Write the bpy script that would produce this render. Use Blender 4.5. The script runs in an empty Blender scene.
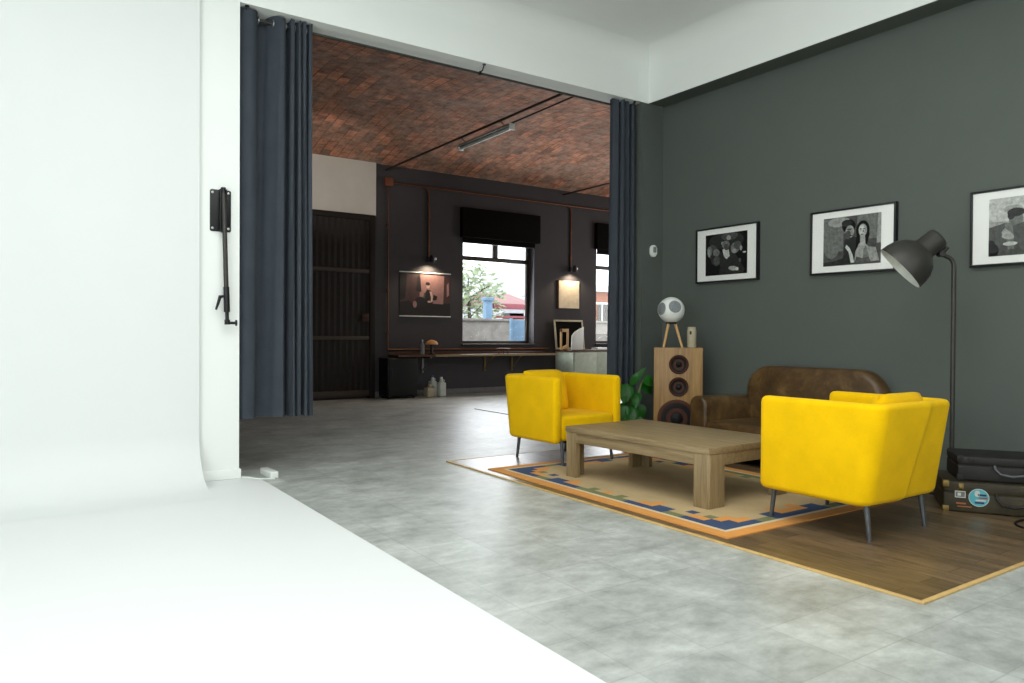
import bpy, bmesh, math, random
from mathutils import Vector, Matrix
random.seed(7)
S = bpy.context.scene
C = S.collection
PI = math.pi

# ------------------------------------------------------------------ camera, world, lights, exposure
YAW, PITCH, ROLL, FPX, CAMH = 0.5957476, -0.0094096, 0.00572713, 738.513, 1.07
def camera():
    f = Vector((math.sin(YAW)*math.cos(PITCH), math.cos(YAW)*math.cos(PITCH), math.sin(PITCH)))
    r = Vector((math.cos(YAW), -math.sin(YAW), 0)); u = r.cross(f)
    r2 = r*math.cos(ROLL)+u*math.sin(ROLL); u2 = -r*math.sin(ROLL)+u*math.cos(ROLL)
    cd = bpy.data.cameras.new('camera'); co = bpy.data.objects.new('camera', cd); C.objects.link(co)
    m = Matrix((( r2.x, u2.x, -f.x, 0), (r2.y, u2.y, -f.y, 0), (r2.z, u2.z, -f.z, CAMH), (0, 0, 0, 1)))
    co.matrix_world = m
    cd.sensor_fit = 'HORIZONTAL'; cd.sensor_width = 36.0; cd.lens = FPX/1024*36.0
    cd.clip_start = .05; cd.clip_end = 300
    S.camera = co
camera()

W = bpy.data.worlds.new('overcast_sky'); S.world = W; W.use_nodes = True
bg = W.node_tree.nodes['Background']
bg.inputs[0].default_value = (.88, .94, 1.0, 1); bg.inputs[1].default_value = 3.6

def area(name, loc, direction, sx, sy, energy, col=(1, 1, 1)):
    ld = bpy.data.lights.new(name, 'AREA'); ld.shape = 'RECTANGLE'; ld.size = sx; ld.size_y = sy
    ld.energy = energy; ld.color = col
    o = bpy.data.objects.new(name, ld); C.objects.link(o); o.location = loc
    o.rotation_euler = Vector(direction).to_track_quat('-Z', 'Y').to_euler()
    return o
area('assumed_side_light', (-3.9, -.4, 2.35), (1, .12, .14), 4.5, 2.6, 172, (1.0, .995, .99))  # assumed main light from the left, added without a window in that wall
area('added_overhead_fill', (1.3, 2.0, 3.95), (0, .0, -1), 3.4, 3.4, 118, (1.0, .995, .99))  # added overhead fill without a fixture, brightens the cove floor and tiles
area('assumed_rear_light', (1.2, -3.7, 2.5), (-.12, 1, -.18), 5.5, 2.6, 58, (1.0, .995, .99))  # assumed light from behind the camera, added; the rear wall has no window
area('daylight_window', (7.5, 11.62, 1.85), (0, -1, -.12), 1.4, 1.7, 60, (.93, .97, 1.0))
area('daylight_window_two', (10.6, 11.62, 1.85), (0, -1, -.12), 1.3, 1.7, 60, (.93, .97, 1.0))
area('added_far_room_fill', (11.9, 8.6, 2.2), (-1, 0, -.05), 3.5, 2.2, 80, (1.0, .96, .92))  # added fill to lift the dim back room; this wall has no window
def spot(name, loc, aim, energy, col, size, blend):
    ld = bpy.data.lights.new(name, 'SPOT'); ld.energy = energy; ld.color = col; ld.spot_size = size; ld.spot_blend = blend; ld.shadow_soft_size = .05
    o = bpy.data.objects.new(name, ld); C.objects.link(o); o.location = loc
    o.rotation_euler = (Vector(aim)-Vector(loc)).to_track_quat('-Z', 'Y').to_euler()
spot('added_lintel_fill', (2.5, 8.6, 3.2), (4.3, 11.5, 3.75), 110, (1.0, .96, .9), .75, .6)  # added spot, unseen behind the curtain, brightens the pale panel over the door
S.view_settings.view_transform = 'Standard'; S.view_settings.look = 'None'
S.view_settings.gamma = 1.0; S.view_settings.use_curve_mapping = False
S.view_settings.exposure = 0.0

# ------------------------------------------------------------------ materials
def srgb(r, g, b):
    def f(c):
        c /= 255
        return c/12.92 if c <= .04045 else ((c+.055)/1.055)**2.4
    return (f(r), f(g), f(b), 1)
class NT:
    def __init__(s, name):
        s.m = bpy.data.materials.new(name); s.m.use_nodes = True; s.t = s.m.node_tree
        s.p = s.t.nodes['Principled BSDF']
    def n(s, typ, **kw):
        nd = s.t.nodes.new(typ)
        for k, v in kw.items():
            if k.startswith('i_'): nd.inputs[k[2:].replace('_', ' ')].default_value = v
            else: setattr(nd, k, v)
        return nd
    def l(s, a, b): s.t.links.new(a, b)
    def coord(s, scale=(1, 1, 1), loc=(0, 0, 0), rot=(0, 0, 0)):
        tc = s.n('ShaderNodeTexCoord'); mp = s.n('ShaderNodeMapping')
        mp.inputs['Scale'].default_value = scale; mp.inputs['Location'].default_value = loc; mp.inputs['Rotation'].default_value = rot
        s.l(tc.outputs['Object'], mp.inputs['Vector']); return mp.outputs['Vector']
    def noise(s, vec, scale, detail=4, rough=.6, dist=0):
        nd = s.n('ShaderNodeTexNoise'); s.l(vec, nd.inputs['Vector'])
        nd.inputs['Scale'].default_value = scale; nd.inputs['Detail'].default_value = detail
        nd.inputs['Roughness'].default_value = rough; nd.inputs['Distortion'].default_value = dist
        return nd.outputs['Fac']
    def ramp(s, fac, stops):
        r = s.n('ShaderNodeValToRGB'); s.l(fac, r.inputs['Fac']); e = r.color_ramp.elements
        while len(e) < len(stops): e.new(.5)
        for el, (p, c) in zip(e, stops): el.position = p; el.color = c
        return r.outputs['Color']
    def mix(s, a, b, fac=.5, mode='MIX'):
        m = s.n('ShaderNodeMix', data_type='RGBA', blend_type=mode)
        for sock, v in ((m.inputs[0], fac), (m.inputs[6], a), (m.inputs[7], b)):
            if hasattr(v, 'is_linked'): s.l(v, sock)
            else: sock.default_value = v
        return m.outputs[2]
    def bump(s, h, strength=.2, dist=.01):
        b = s.n('ShaderNodeBump'); b.inputs['Strength'].default_value = strength; b.inputs['Distance'].default_value = dist
        s.l(h, b.inputs['Height']); s.l(b.outputs['Normal'], s.p.inputs['Normal'])
    def base(s, c):
        if hasattr(c, 'is_linked'): s.l(c, s.p.inputs['Base Color'])
        else: s.p.inputs['Base Color'].default_value = c
    def rough(s, v): s.p.inputs['Roughness'].default_value = v

def mat(name, rgb, rough=.6, metal=0, var=.12, scale=12, bump=0, spec=.5):
    """plain colour with a little procedural mottling"""
    k = NT(name); c = srgb(*rgb); v = k.coord()
    nz = k.noise(v, scale, 3)
    lo = tuple(x*(1-var) for x in c[:3])+(1,); hi = tuple(min(1, x*(1+var)) for x in c[:3])+(1,)
    k.base(k.ramp(nz, [(.3, lo), (.7, hi)])); k.rough(rough)
    k.p.inputs['Metallic'].default_value = metal; k.p.inputs['Specular IOR Level'].default_value = spec
    if bump: k.bump(nz, bump, .004)
    return k.m

def tile_mat():
    k = NT('grey_tiles'); v = k.coord(loc=(-1.645, -1.70, 0))
    v0 = k.coord(scale=(1, 1.35, 1))
    a = k.noise(v0, 2.4, 6, .68, .3); b = k.noise(v0, 9, 4, .7)
    col = k.ramp(a, [(.30, srgb(130, 135, 131)), (.5, srgb(172, 178, 174)), (.7, srgb(208, 213, 209))])
    col = k.mix(col, k.ramp(b, [(.3, srgb(138, 142, 138)), (.7, srgb(214, 219, 214))]), .35)
    br = k.n('ShaderNodeTexBrick', offset=0.0, squash=1.0)
    br.inputs['Scale'].default_value = 1; br.inputs['Brick Width'].default_value = .325; br.inputs['Row Height'].default_value = .325
    br.inputs['Mortar Size'].default_value = .0034; br.inputs['Mortar Smooth'].default_value = .4
    br.inputs['Color1'].default_value = (.9, .9, .9, 1); br.inputs['Color2'].default_value = (1.06, 1.06, 1.06, 1); br.inputs['Mortar'].default_value = (.82, .82, .82, 1)
    k.l(v, br.inputs['Vector'])
    col = k.mix(col, br.outputs['Color'], 1.0, 'MULTIPLY')
    k.base(col)
    rr = k.n('ShaderNodeMapRange'); k.l(a, rr.inputs[0]); rr.inputs[3].default_value = .36; rr.inputs[4].default_value = .50
    k.l(rr.outputs[0], k.p.inputs['Roughness'])
    k.bump(b, .04, .004)
    return k.m

def wood_mat(name, c1, c2, c3, axis='x', scale=1.0, rough=.5, gloss=.5):
    k = NT(name)
    st = {'x': (.9, 14, 14), 'y': (14, .9, 14), 'z': (14, 14, .9)}[axis]
    v = k.coord(scale=tuple(q*scale for q in st))
    a = k.noise(v, 2.2, 6, .65, 1.2); b = k.noise(v, 9, 3, .6)
    col = k.ramp(a, [(.25, srgb(*c1)), (.5, srgb(*c2)), (.75, srgb(*c3))])
    col = k.mix(col, k.ramp(b, [(.3, (.72, .72, .72, 1)), (.65, (1.05, 1.05, 1.05, 1))]), .55, 'MULTIPLY')
    k.base(col); k.rough(rough); k.p.inputs['Specular IOR Level'].default_value = gloss
    k.bump(b, .06, .002)
    return k.m

def laminate_mat():
    k = NT('dark_laminate'); v = k.coord()
    sw = k.n('ShaderNodeVectorMath', operation='MULTIPLY'); k.l(v, sw.inputs[0]); sw.inputs[1].default_value = (1, 1, 1)
    mp = k.n('ShaderNodeMapping'); mp.inputs['Rotation'].default_value = (0, 0, PI/2); k.l(v, mp.inputs['Vector'])
    br = k.n('ShaderNodeTexBrick', offset=.37)
    br.inputs['Scale'].default_value = 1; br.inputs['Brick Width'].default_value = 1.2; br.inputs['Row Height'].default_value = .125
    br.inputs['Mortar Size'].default_value = .0016
    br.inputs['Color1'].default_value = srgb(124, 104, 78); br.inputs['Color2'].default_value = srgb(94, 80, 60); br.inputs['Mortar'].default_value = srgb(48, 36, 28)
    k.l(mp.outputs['Vector'], br.inputs['Vector'])
    g = k.coord(scale=(9, 1.1, 1)); a = k.noise(g, 2.2, 7, .75, 1.2)
    col = k.mix(br.outputs['Color'], k.ramp(a, [(.25, (.34, .33, .32, 1)), (.5, (.95, .93, .9, 1)), (.75, (1.7, 1.62, 1.5, 1))]), .95, 'MULTIPLY')
    k.base(col); k.rough(.36); return k.m

def brick_mat():
    k = NT('old_vault_bricks'); tc = k.n('ShaderNodeTexCoord')
    def brick(c1, c2, bias):
        br = k.n('ShaderNodeTexBrick', offset=.5)
        mp = k.n('ShaderNodeMapping'); mp.inputs['Rotation'].default_value = (0, 0, PI/2)
        k.l(tc.outputs['Object'], mp.inputs['Vector']); 
        k.l(mp.outputs['Vector'], br.inputs['Vector'])
        br.inputs['Scale'].default_value = 1; br.inputs['Brick Width'].default_value = .29; br.inputs['Row Height'].default_value = .15
        br.inputs['Mortar Size'].default_value = .009; br.inputs['Mortar Smooth'].default_value = .5; br.inputs['Bias'].default_value = bias
        br.inputs['Color1'].default_value = c1; br.inputs['Color2'].default_value = c2; br.inputs['Mortar'].default_value = srgb(82, 66, 58)
        return br
    b1 = brick(srgb(134, 98, 82), srgb(228, 152, 114), -.05)
    v = k.coord(); n1 = k.noise(v, 1.6, 5, .65); n2 = k.noise(v, 7, 5, .75); n3 = k.noise(k.coord(scale=(3.2, 1.0, 1), rot=(0, 0, .25)), 2.2, 6, .75)
    col = k.mix(b1.outputs['Color'], srgb(164, 140, 124), k.ramp(n1, [(.36, (.1, .1, .1, 1)), (.62, (.85, .85, .85, 1))]))
    col = k.mix(col, k.ramp(n2, [(.32, (.42, .38, .36, 1)), (.52, (1, .97, .95, 1)), (.7, (1.5, 1.38, 1.3, 1))]), .95, 'MULTIPLY')
    col = k.mix(col, srgb(180, 110, 86), k.ramp(n3, [(.5, (0, 0, 0, 1)), (.7, (.6, .6, .6, 1))]))
    k.base(col); k.rough(.85); k.bump(n2, .5, .02)
    return k.m

def leather_mat():
    k = NT('worn_brown_leather'); v = k.coord()
    a = k.noise(v, 3.2, 5, .7, .5); b = k.noise(v, 16, 4, .7)
    col = k.ramp(a, [(.28, srgb(52, 36, 20)), (.5, srgb(84, 62, 34)), (.72, srgb(122, 96, 58))])
    col = k.mix(col, k.ramp(b, [(.35, (.7, .7, .7, 1)), (.65, (1.1, 1.1, 1.1, 1))]), .7, 'MULTIPLY')
    k.base(col); k.rough(.42); k.bump(b, .15, .004); return k.m

def fabric_mat(name, rgb, rough=.9, wv=420):
    k = NT(name); c = srgb(*rgb); v = k.coord()
    n = k.noise(v, 5, 3); f = k.noise(v, wv, 2)
    lo = tuple(x*.9 for x in c[:3])+(1,)
    col = k.ramp(n, [(.35, lo), (.65, c)])
    col = k.mix(col, k.ramp(f, [(.3, (.8, .8, .8, 1)), (.7, (1.08, 1.08, 1.08, 1))]), .6, 'MULTIPLY')
    k.base(col); k.rough(rough); k.p.inputs['Specular IOR Level'].default_value = .15
    k.p.inputs['Sheen Weight'].default_value = .04
    k.bump(f, .12, .002); return k.m

def glass_mat(name):
    k = NT(name); t = k.t
    tr = k.n('ShaderNodeBsdfTransparent'); gl = k.n('ShaderNodeBsdfGlossy'); gl.inputs['Roughness'].default_value = .02
    lw = k.n('ShaderNodeFresnel'); lw.inputs['IOR'].default_value = 1.33
    mx = k.n('ShaderNodeMixShader'); k.l(lw.outputs[0], mx.inputs[0]); k.l(tr.outputs[0], mx.inputs[1]); k.l(gl.outputs[0], mx.inputs[2])
    k.l(mx.outputs[0], t.nodes['Material Output'].inputs['Surface']); return k.m

def emit_mat(name, rgb, s):
    k = NT(name); k.base(srgb(*rgb)); k.p.inputs['Emission Color'].default_value = srgb(*rgb); k.p.inputs['Emission Strength'].default_value = s
    return k.m

M = dict(
    white=mat('white_wall_paint', (242, 247, 244), .75, var=.01, scale=2),
    cove=mat('white_cove_paint', (228, 232, 231), .7, var=.008, scale=1.5),
    ceil=mat('white_ceiling_paint', (247, 252, 249), .8, var=.015, scale=2),
    dark=mat('slate_green_wall_paint', (87, 94, 89), .7, var=.03, scale=3),
    far=mat('charcoal_wall_paint', (62, 59, 62), .8, var=.06, scale=3),
    cream=mat('grey_cream_plaster', (212, 206, 196), .85, var=.04, scale=3),
    farbase=mat('grey_skirting', (112, 110, 110), .7),
    tile=tile_mat(), lam=laminate_mat(), brick=brick_mat(), leather=leather_mat(),
    strip=mat('pale_edge_strip', (205, 172, 112), .5), yellow=fabric_mat('yellow_wool', (250, 200, 0)),
    yellow2=fabric_mat('yellow_cushion_wool', (247, 197, 0)),
    legm=mat('grey_metal_leg', (96, 99, 103), .4, .5), black=mat('black_metal', (24, 25, 27), .45, .3),
    blackp=mat('black_plastic', (18, 18, 19), .5), 
    oak=wood_mat('limed_oak', (118, 99, 68), (147, 127, 92), (166, 147, 112), 'y', 1.0, .5),
    oakz=wood_mat('limed_oak_upright', (118, 99, 68), (147, 127, 92), (166, 147, 112), 'z', 1.0, .5),
    ply=wood_mat('honey_wood', (116, 86, 44), (150, 114, 62), (172, 136, 80), 'z', .8, .45),
    beech=wood_mat('beech', (180, 136, 84), (206, 164, 108), (220, 182, 130), 'z', 1, .5),
    dwood=wood_mat('dark_stained_wood', (58, 38, 26), (84, 56, 38), (104, 72, 50), 'x', 1, .4),
    curtain=fabric_mat('slate_blue_curtain_cloth', (94, 103, 113), .85, 300),
    steel=mat('brushed_steel', (170, 172, 172), .3, 1.0), copper=mat('copper_pipe', (104, 68, 47), .45, .6),
    rust=mat('brown_conduit_box', (112, 62, 38), .5), iron=mat('rusty_iron', (66, 44, 34), .7, .3),
    lamp=mat('dark_grey_lacquer', (56, 55, 51), .45, .2), lampin=mat('white_enamel', (226, 232, 224), .5),
    matb=mat('white_mount_board', (250, 253, 248), .8, var=.01), frame=mat('black_frame_wood', (20, 21, 22), .4),
    glass=glass_mat('clear_pane'), winframe=mat('brown_window_frame', (64, 54, 44), .5), sill=mat('dark_window_sill', (38, 36, 36), .6),
    blind=mat('black_blind_cloth', (13, 11, 9), .9, spec=.1), door=mat('dark_brown_metal_door', (36, 30, 25), .6, spec=.25),
    ctile=mat('white_gloss_plastic', (232, 238, 234), .3, var=.02), greyfab=mat('grey_speaker_mesh', (128, 134, 136), .7, scale=90, var=.3),
    cone=mat('black_speaker_cone', (14, 14, 17), .55, spec=.25), rimb=mat('brown_speaker_rim', (70, 40, 28), .6, spec=.25),
    tin=mat('sand_enamel_tin', (176, 168, 142), .5), leaf=mat('green_leaf', (44, 118, 40), .35, var=.3, scale=9), stem=mat('pale_green_stem', (120, 150, 84), .5),
    soil=mat('dark_soil', (40, 30, 24), .95), pot=mat('white_pot_glaze', (215, 216, 210), .4),
    suitg=mat('worn_olive_suitcase', (50, 43, 24), .6, var=.45, scale=8), suitd=mat('dark_brown_suitcase', (22, 19, 17), .6, var=.3, scale=8),
    brass=mat('dull_brass', (140, 118, 66), .45, .6), stick_t=mat('teal_sticker', (86, 176, 190), .5), stick_w=mat('white_sticker', (206, 210, 204), .5),
    stick_r=mat('red_sticker', (176, 60, 52), .5), stick_o=mat('orange_sticker', (168, 100, 56), .5), stick_n=mat('navy_sticker', (30, 44, 84), .5),
    r_orange=fabric_mat('orange_rug_wool', (226, 158, 82), .95, 260), r_cream=fabric_mat('cream_rug_wool', (196, 172, 128), .95, 260),
    r_line=fabric_mat('ivory_rug_wool', (224, 208, 172), .95, 260), r_blue=fabric_mat('navy_rug_wool', (60, 80, 116), .95, 260), r_green=fabric_mat('sage_rug_wool', (124, 130, 88), .95, 260),
    cabg=mat('pale_grey_green_lacquer', (176, 186, 170), .5), mirror=mat('mirror_silver', (210, 214, 216), .05, 1.0, var=0),
    paleprint=mat('pale_beige_print', (214, 198, 172), .7), jug=mat('milky_plastic', (196, 204, 196), .5), jugb=mat('blue_cap_plastic', (60, 96, 140), .5),
    brownfoam=mat('tan_mushroom_shade', (178, 126, 66), .6), tube=mat('frosted_tube', (206, 214, 206), .4), 
    g0=mat('print_black', (20, 21, 20), .75, var=.34, scale=34, spec=.2), g1=mat('print_charcoal', (50, 52, 50), .75, var=.34, scale=34, spec=.2), g2=mat('print_dark_grey', (84, 86, 83), .75, var=.34, scale=34, spec=.2), g3=mat('print_grey', (120, 123, 119), .75, var=.34, scale=34, spec=.2),
    g4=mat('print_light_grey', (160, 163, 158), .75, var=.34, scale=34, spec=.2), g5=mat('print_pale_grey', (196, 200, 194), .75, var=.34, scale=34, spec=.2),
    p0=mat('poster_black', (22, 16, 17), .6), p1=mat('poster_maroon', (64, 40, 42), .6), p2=mat('poster_rose', (150, 112, 108), .6), p3=mat('poster_pale_rose', (196, 160, 150), .6),
    yard=mat('concrete_yard', (150, 150, 146), .9, scale=2), ywall=mat('rough_concrete_wall', (142, 136, 128), .95, var=.25, scale=4),
    yblue=mat('blue_painted_steel', (112, 142, 168), .7), yred=mat('red_painted_steel', (150, 78, 86), .7), ygrey=mat('hazy_grey_render', (186, 188, 192), .9),
    yroof=mat('dusty_red_roof', (140, 104, 102), .9), yorange=mat('orange_render', (158, 92, 58), .9), bark=mat('grey_bark', (88, 78, 66), .9), tleaf=mat('olive_foliage', (138, 150, 116), .8, var=.3, scale=6),
)

# ------------------------------------------------------------------ mesh helpers
def link(o, parent=None):
    C.objects.link(o)
    if parent: o.parent = parent
    return o
def obj(name, bm, m, parent=None, loc=None, smooth=True, sharp=.7, rotz=None):
    bmesh.ops.recalc_face_normals(bm, faces=bm.faces[:])
    me = bpy.data.meshes.new(name); bm.to_mesh(me); bm.free()
    for x in (m if isinstance(m, (list, tuple)) else [m]): me.materials.append(x)
    if smooth:
        for p in me.polygons: p.use_smooth = True
        me.set_sharp_from_angle(angle=sharp)
    o = bpy.data.objects.new(name, me); link(o, parent)
    if loc: o.location = loc
    if rotz is not None: o.rotation_euler = (0, 0, rotz)
    return o
def tag(o, label, cat, group=None):
    o['label'] = label; o['category'] = cat
    if group: o['group'] = group
    return o
def thing(name, label, cat, loc=(0, 0, 0), rotz=0, group=None):
    o = bpy.data.objects.new(name, None); C.objects.link(o); o.empty_display_size = .1
    o.location = loc; o.rotation_euler = (0, 0, rotz); return tag(o, label, cat, group)
def struct(name, bm, m, parent=None, **k):
    o = obj(name, bm, m, parent, **k); o['kind'] = 'structure'; return o
def B(): return bmesh.new()
def box(bm, x0, x1, y0, y1, z0, z1, bev=0, seg=2, mi=0, mtx=None):
    t = bmesh.new()
    bmesh.ops.create_cube(t, size=1)
    for v in t.verts: v.co = Vector(((x0+x1)/2+v.co.x*(x1-x0), (y0+y1)/2+v.co.y*(y1-y0), (z0+z1)/2+v.co.z*(z1-z0)))
    if bev: bmesh.ops.bevel(t, geom=t.edges[:], offset=bev, segments=seg, affect='EDGES', profile=.5)
    return merge(bm, t, mi, mtx)
def merge(bm, t, mi=0, mtx=None):
    if mtx is not None: bmesh.ops.transform(t, matrix=mtx, verts=t.verts[:])
    mp = {v: bm.verts.new(v.co) for v in t.verts}
    for f in t.faces:
        try: nf = bm.faces.new([mp[v] for v in f.verts]); nf.material_index = mi
        except ValueError: pass
    t.free(); return bm
def lathe(bm, prof, seg=24, mi=0, mtx=None, cap=True):
    t = bmesh.new(); rings = []
    for r, z in prof:
        rings.append([t.verts.new((r*math.cos(2*PI*i/seg), r*math.sin(2*PI*i/seg), z)) for i in range(seg)] if r > 1e-5 else [t.verts.new((0, 0, z))])
    for a, b in zip(rings, rings[1:]):
        for i in range(seg):
            j = (i+1) % seg
            if len(a) == 1 and len(b) == 1: continue
            if len(a) == 1: t.faces.new((a[0], b[i], b[j]))
            elif len(b) == 1: t.faces.new((a[i], a[j], b[0]))
            else: t.faces.new((a[i], a[j], b[j], b[i]))
    if cap:
        for r in (rings[0], rings[-1]):
            if len(r) > 2: t.faces.new(r)
    return merge(bm, t, mi, mtx)
def tube(bm, pts, r, seg=12, mi=0):
    """round tube along a polyline; r is one radius or one per point"""
    pts = [Vector(p) for p in pts]; n = len(pts)
    rs = r if isinstance(r, (list, tuple)) else [r]*n
    d = [(pts[min(i+1, n-1)]-pts[max(i-1, 0)]).normalized() for i in range(n)]
    up = Vector((0, 0, 1)) if abs(d[0].z) < .9 else Vector((1, 0, 0))
    a = d[0].cross(up).normalized(); rings = []
    for i in range(n):
        a = (a-d[i]*a.dot(d[i])).normalized(); b = d[i].cross(a)
        rings.append([bm.verts.new(pts[i]+(a*math.cos(2*PI*k/seg)+b*math.sin(2*PI*k/seg))*rs[i]) for k in range(seg)])
    for p, q in zip(rings, rings[1:]):
        for k in range(seg):
            f = bm.faces.new((p[k], p[(k+1) % seg], q[(k+1) % seg], q[k])); f.material_index = mi
    for rg in (rings[0], rings[-1]): bm.faces.new(rg).material_index = mi
    return bm
def arc(c, r, a0, a1, n, f): return [f(c[0]+r*math.cos(a0+(a1-a0)*i/n), c[1]+r*math.sin(a0+(a1-a0)*i/n)) for i in range(n+1)]
def prism(bm, poly, axis, a, b, bev=0, mi=0, seg=2, mtx=None):
    """polygon extruded along an axis; poly gives the other two coordinates in order"""
    t = bmesh.new()
    def P(u, v, w): return {'x': (w, u, v), 'y': (u, w, v), 'z': (u, v, w)}[axis]
    A = [t.verts.new(P(u, v, a)) for u, v in poly]; Bv = [t.verts.new(P(u, v, b)) for u, v in poly]
    n = len(poly)
    t.faces.new(A); t.faces.new(Bv)
    for i in range(n): t.faces.new((A[i], A[(i+1) % n], Bv[(i+1) % n], Bv[i]))
    if bev:
        caps = [e for e in t.edges if all(v in A for v in e.verts) or all(v in Bv for v in e.verts)]
        bmesh.ops.bevel(t, geom=caps, offset=bev, segments=seg, affect='EDGES', profile=.5)
    return merge(bm, t, mi, mtx)
def pad(bm, poly, axis, a, b, r, mi=0, seg=6):
    """cushion-like slab: outline extruded with softly rounded front and back rims"""
    n = len(poly); nr = []
    for i in range(n):
        p, q = Vector(poly[i-1]), Vector(poly[(i+1) % n]); d = (q-p).normalized(); nr.append((-d.y, d.x))
    def P(u, v, w): return {'x': (w, u, v), 'y': (u, w, v), 'z': (u, v, w)}[axis]
    lay = [(r*(1-math.sin(PI/2*k/seg)), a+r*(1-math.cos(PI/2*k/seg))) for k in range(seg+1)]
    lay += [(i, b-(w-a)) for i, w in reversed(lay)]
    rings = [[bm.verts.new(P(u+nx*i, v+ny*i, w)) for (u, v), (nx, ny) in zip(poly, nr)] for i, w in lay]
    for p, q in zip(rings, rings[1:]):
        for i in range(n): bm.faces.new((p[i], p[(i+1) % n], q[(i+1) % n], q[i])).material_index = mi
    bm.faces.new(rings[0]).material_index = mi; bm.faces.new(rings[-1]).material_index = mi
    return bm
def rrect(x0, x1, z0, z1, r, n=5):
    """rounded rectangle outline; r one radius or (bl, br, tr, tl)"""
    rs = r if isinstance(r, (list, tuple)) else (r,)*4; o = []
    for (cx, cz, a), q in zip(((x0, z0, PI), (x1, z0, 1.5*PI), (x1, z1, 0), (x0, z1, .5*PI)), rs):
        sx = 1 if cx == x0 else -1; sz = 1 if cz == z0 else -1
        for i in range(n+1):
            t = a+PI/2*i/n; o.append((cx+sx*q+q*math.cos(t), cz+sz*q+q*math.sin(t)))
    return o
def orient(d):                 # matrix taking local +Z to direction d
    return Vector(d).to_track_quat('Z', 'Y').to_matrix().to_4x4()
def copy_thing(src, loc, rotz, label=None, group=None):
    r = src.copy(); C.objects.link(r); r.location = loc; r.rotation_euler = (0, 0, rotz)
    if label: r['label'] = label
    if group: r['group'] = group
    for ch in src.children:
        c = ch.copy(); C.objects.link(c); c.parent = r
        for g in ch.children:
            d = g.copy(); C.objects.link(d); d.parent = c
    return r

# ------------------------------------------------------------------ the setting
YP, YB = 5.60, 5.83            # the partition's two faces
XW = 5.72                      # dark wall on the right
YF = 11.50                     # far wall of the back room
XE = 1.382                     # where the white partition ends
ZB = 3.485                     # underside of the beams
b = B(); box(b, -4.3, 12.2, -4.3, YF+.25, -.12, 0); struct('floor', b, M['tile'])
b = B(); box(b, -4.3, XW+.25, -4.3, YP+.1, 4.02, 4.2); struct('ceiling', b, M['ceil'])
b = B(); box(b, -4.3, -4.1, -4.3, YP+.1, 0, 4.1); struct('wall_left', b, M['white'])
b = B(); box(b, -4.1, XW+.25, -4.3, -4.1, 0, 4.1); struct('wall_rear', b, M['white'])
b = B(); box(b, XW, XW+.22, -4.1, YP+.02, 0, 4.1); struct('wall_right', b, M['dark'])
b = B(); box(b, -4.1, XE, YP, YB, 0, 4.8); box(b, XE, 5.42, YP, YB, ZB, 4.8, 0)
box(b, 5.42, 12.2, YP+.03, YB, ZB, 4.8); struct('wall_partition', b, M['white'])
b = B(); box(b, 5.415, 12.2, YP, YB-.004, 0, ZB-.002); struct('wall_pier', b, M['dark'])
b = B(); box(b, 5.50, XW, -4.1, YP, ZB+.002, 4.03); box(b, 5.36, 5.50, YP-.001, YP+.03, ZB, 4.03); struct('trim_1', b, M['white'])
b = B(); box(b, 5.502, XW, -4.1, YP-.002, ZB-.002, ZB+.004); struct('trim_2', b, M['dark'])
b = B(); r_ = .20; zc = 4.022
prism(b, [(YP+.004, zc), (YP+.004, zc-r_)]+[(YP-r_+r_*math.cos(t_), zc-r_+r_*math.sin(t_)) for t_ in [PI/2*k/10 for k in range(11)]], 'x', -4.1, 5.504)
prism(b, [(5.504, zc), (5.504, zc-r_)]+[(5.50-r_+r_*math.cos(t_), zc-r_+r_*math.sin(t_)) for t_ in [PI/2*k/10 for k in range(11)]], 'y', -4.1, YP+.004, mtx=Matrix(((1, 0, 0, 0), (0, 1, 0, 0), (0, 0, 1, 0), (0, 0, 0, 1))))
struct('trim_6', b, M['white'])
b = B(); box(b, .9, XE+.012, YP-.014, YB, .006, .075, .003); struct('baseboard_partition', b, M['white'])

def cove():
    b = B()
    # white painted floor with its rounded far corner
    out = [(-4.1, -4.1), (1.507, -4.1), (1.507, 5.36)]
    out += [(1.507-.09*(1-math.cos(t)), 5.36+.30*math.sin(t)) for t in [PI/2*i/8 for i in range(1, 9)]]
    out += [(1.36, 5.66), (1.36, 5.585), (-4.1, 5.585)]
    prism(b, out, 'z', -.01, .006)
    # sweep: a thin sheet rising in a curve in front of the wall
    R, y1 = .36, 5.565
    prof = [(5.0, .007)]+[(y1-R+R*math.sin(t), .0075+R-R*math.cos(t)) for t in [PI/2*i/16 for i in range(17)]]+[(y1, 4.0)]
    th = .016; n = len(prof)
    rows = []
    for i, (y, z) in enumerate(prof):
        p, q = prof[max(i-1, 0)], prof[min(i+1, n-1)]
        dy, dz = q[0]-p[0], q[1]-p[1]; L = math.hypot(dy, dz); ny, nz = dz/L, -dy/L
        k = th*min(1, i/6)
        rows.append(((y, z), (y+ny*k, z+nz*k if i else z-.002)))
    V = [[(b.verts.new((x, a[0], a[1])), b.verts.new((x, c[0], c[1]))) for a, c in rows] for x in (-4.1, 1.10)]
    for i in range(n-1):
        b.faces.new((V[0][i][0], V[1][i][0], V[1][i+1][0], V[0][i+1][0]))
        b.faces.new((V[0][i][1], V[1][i][1], V[1][i+1][1], V[0][i+1][1]))
        b.faces.new((V[1][i][0], V[1][i][1], V[1][i+1][1], V[1][i+1][0]))
    o = struct('wall_cove', b, M['cove'], sharp=.5); return o
cove()

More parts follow.
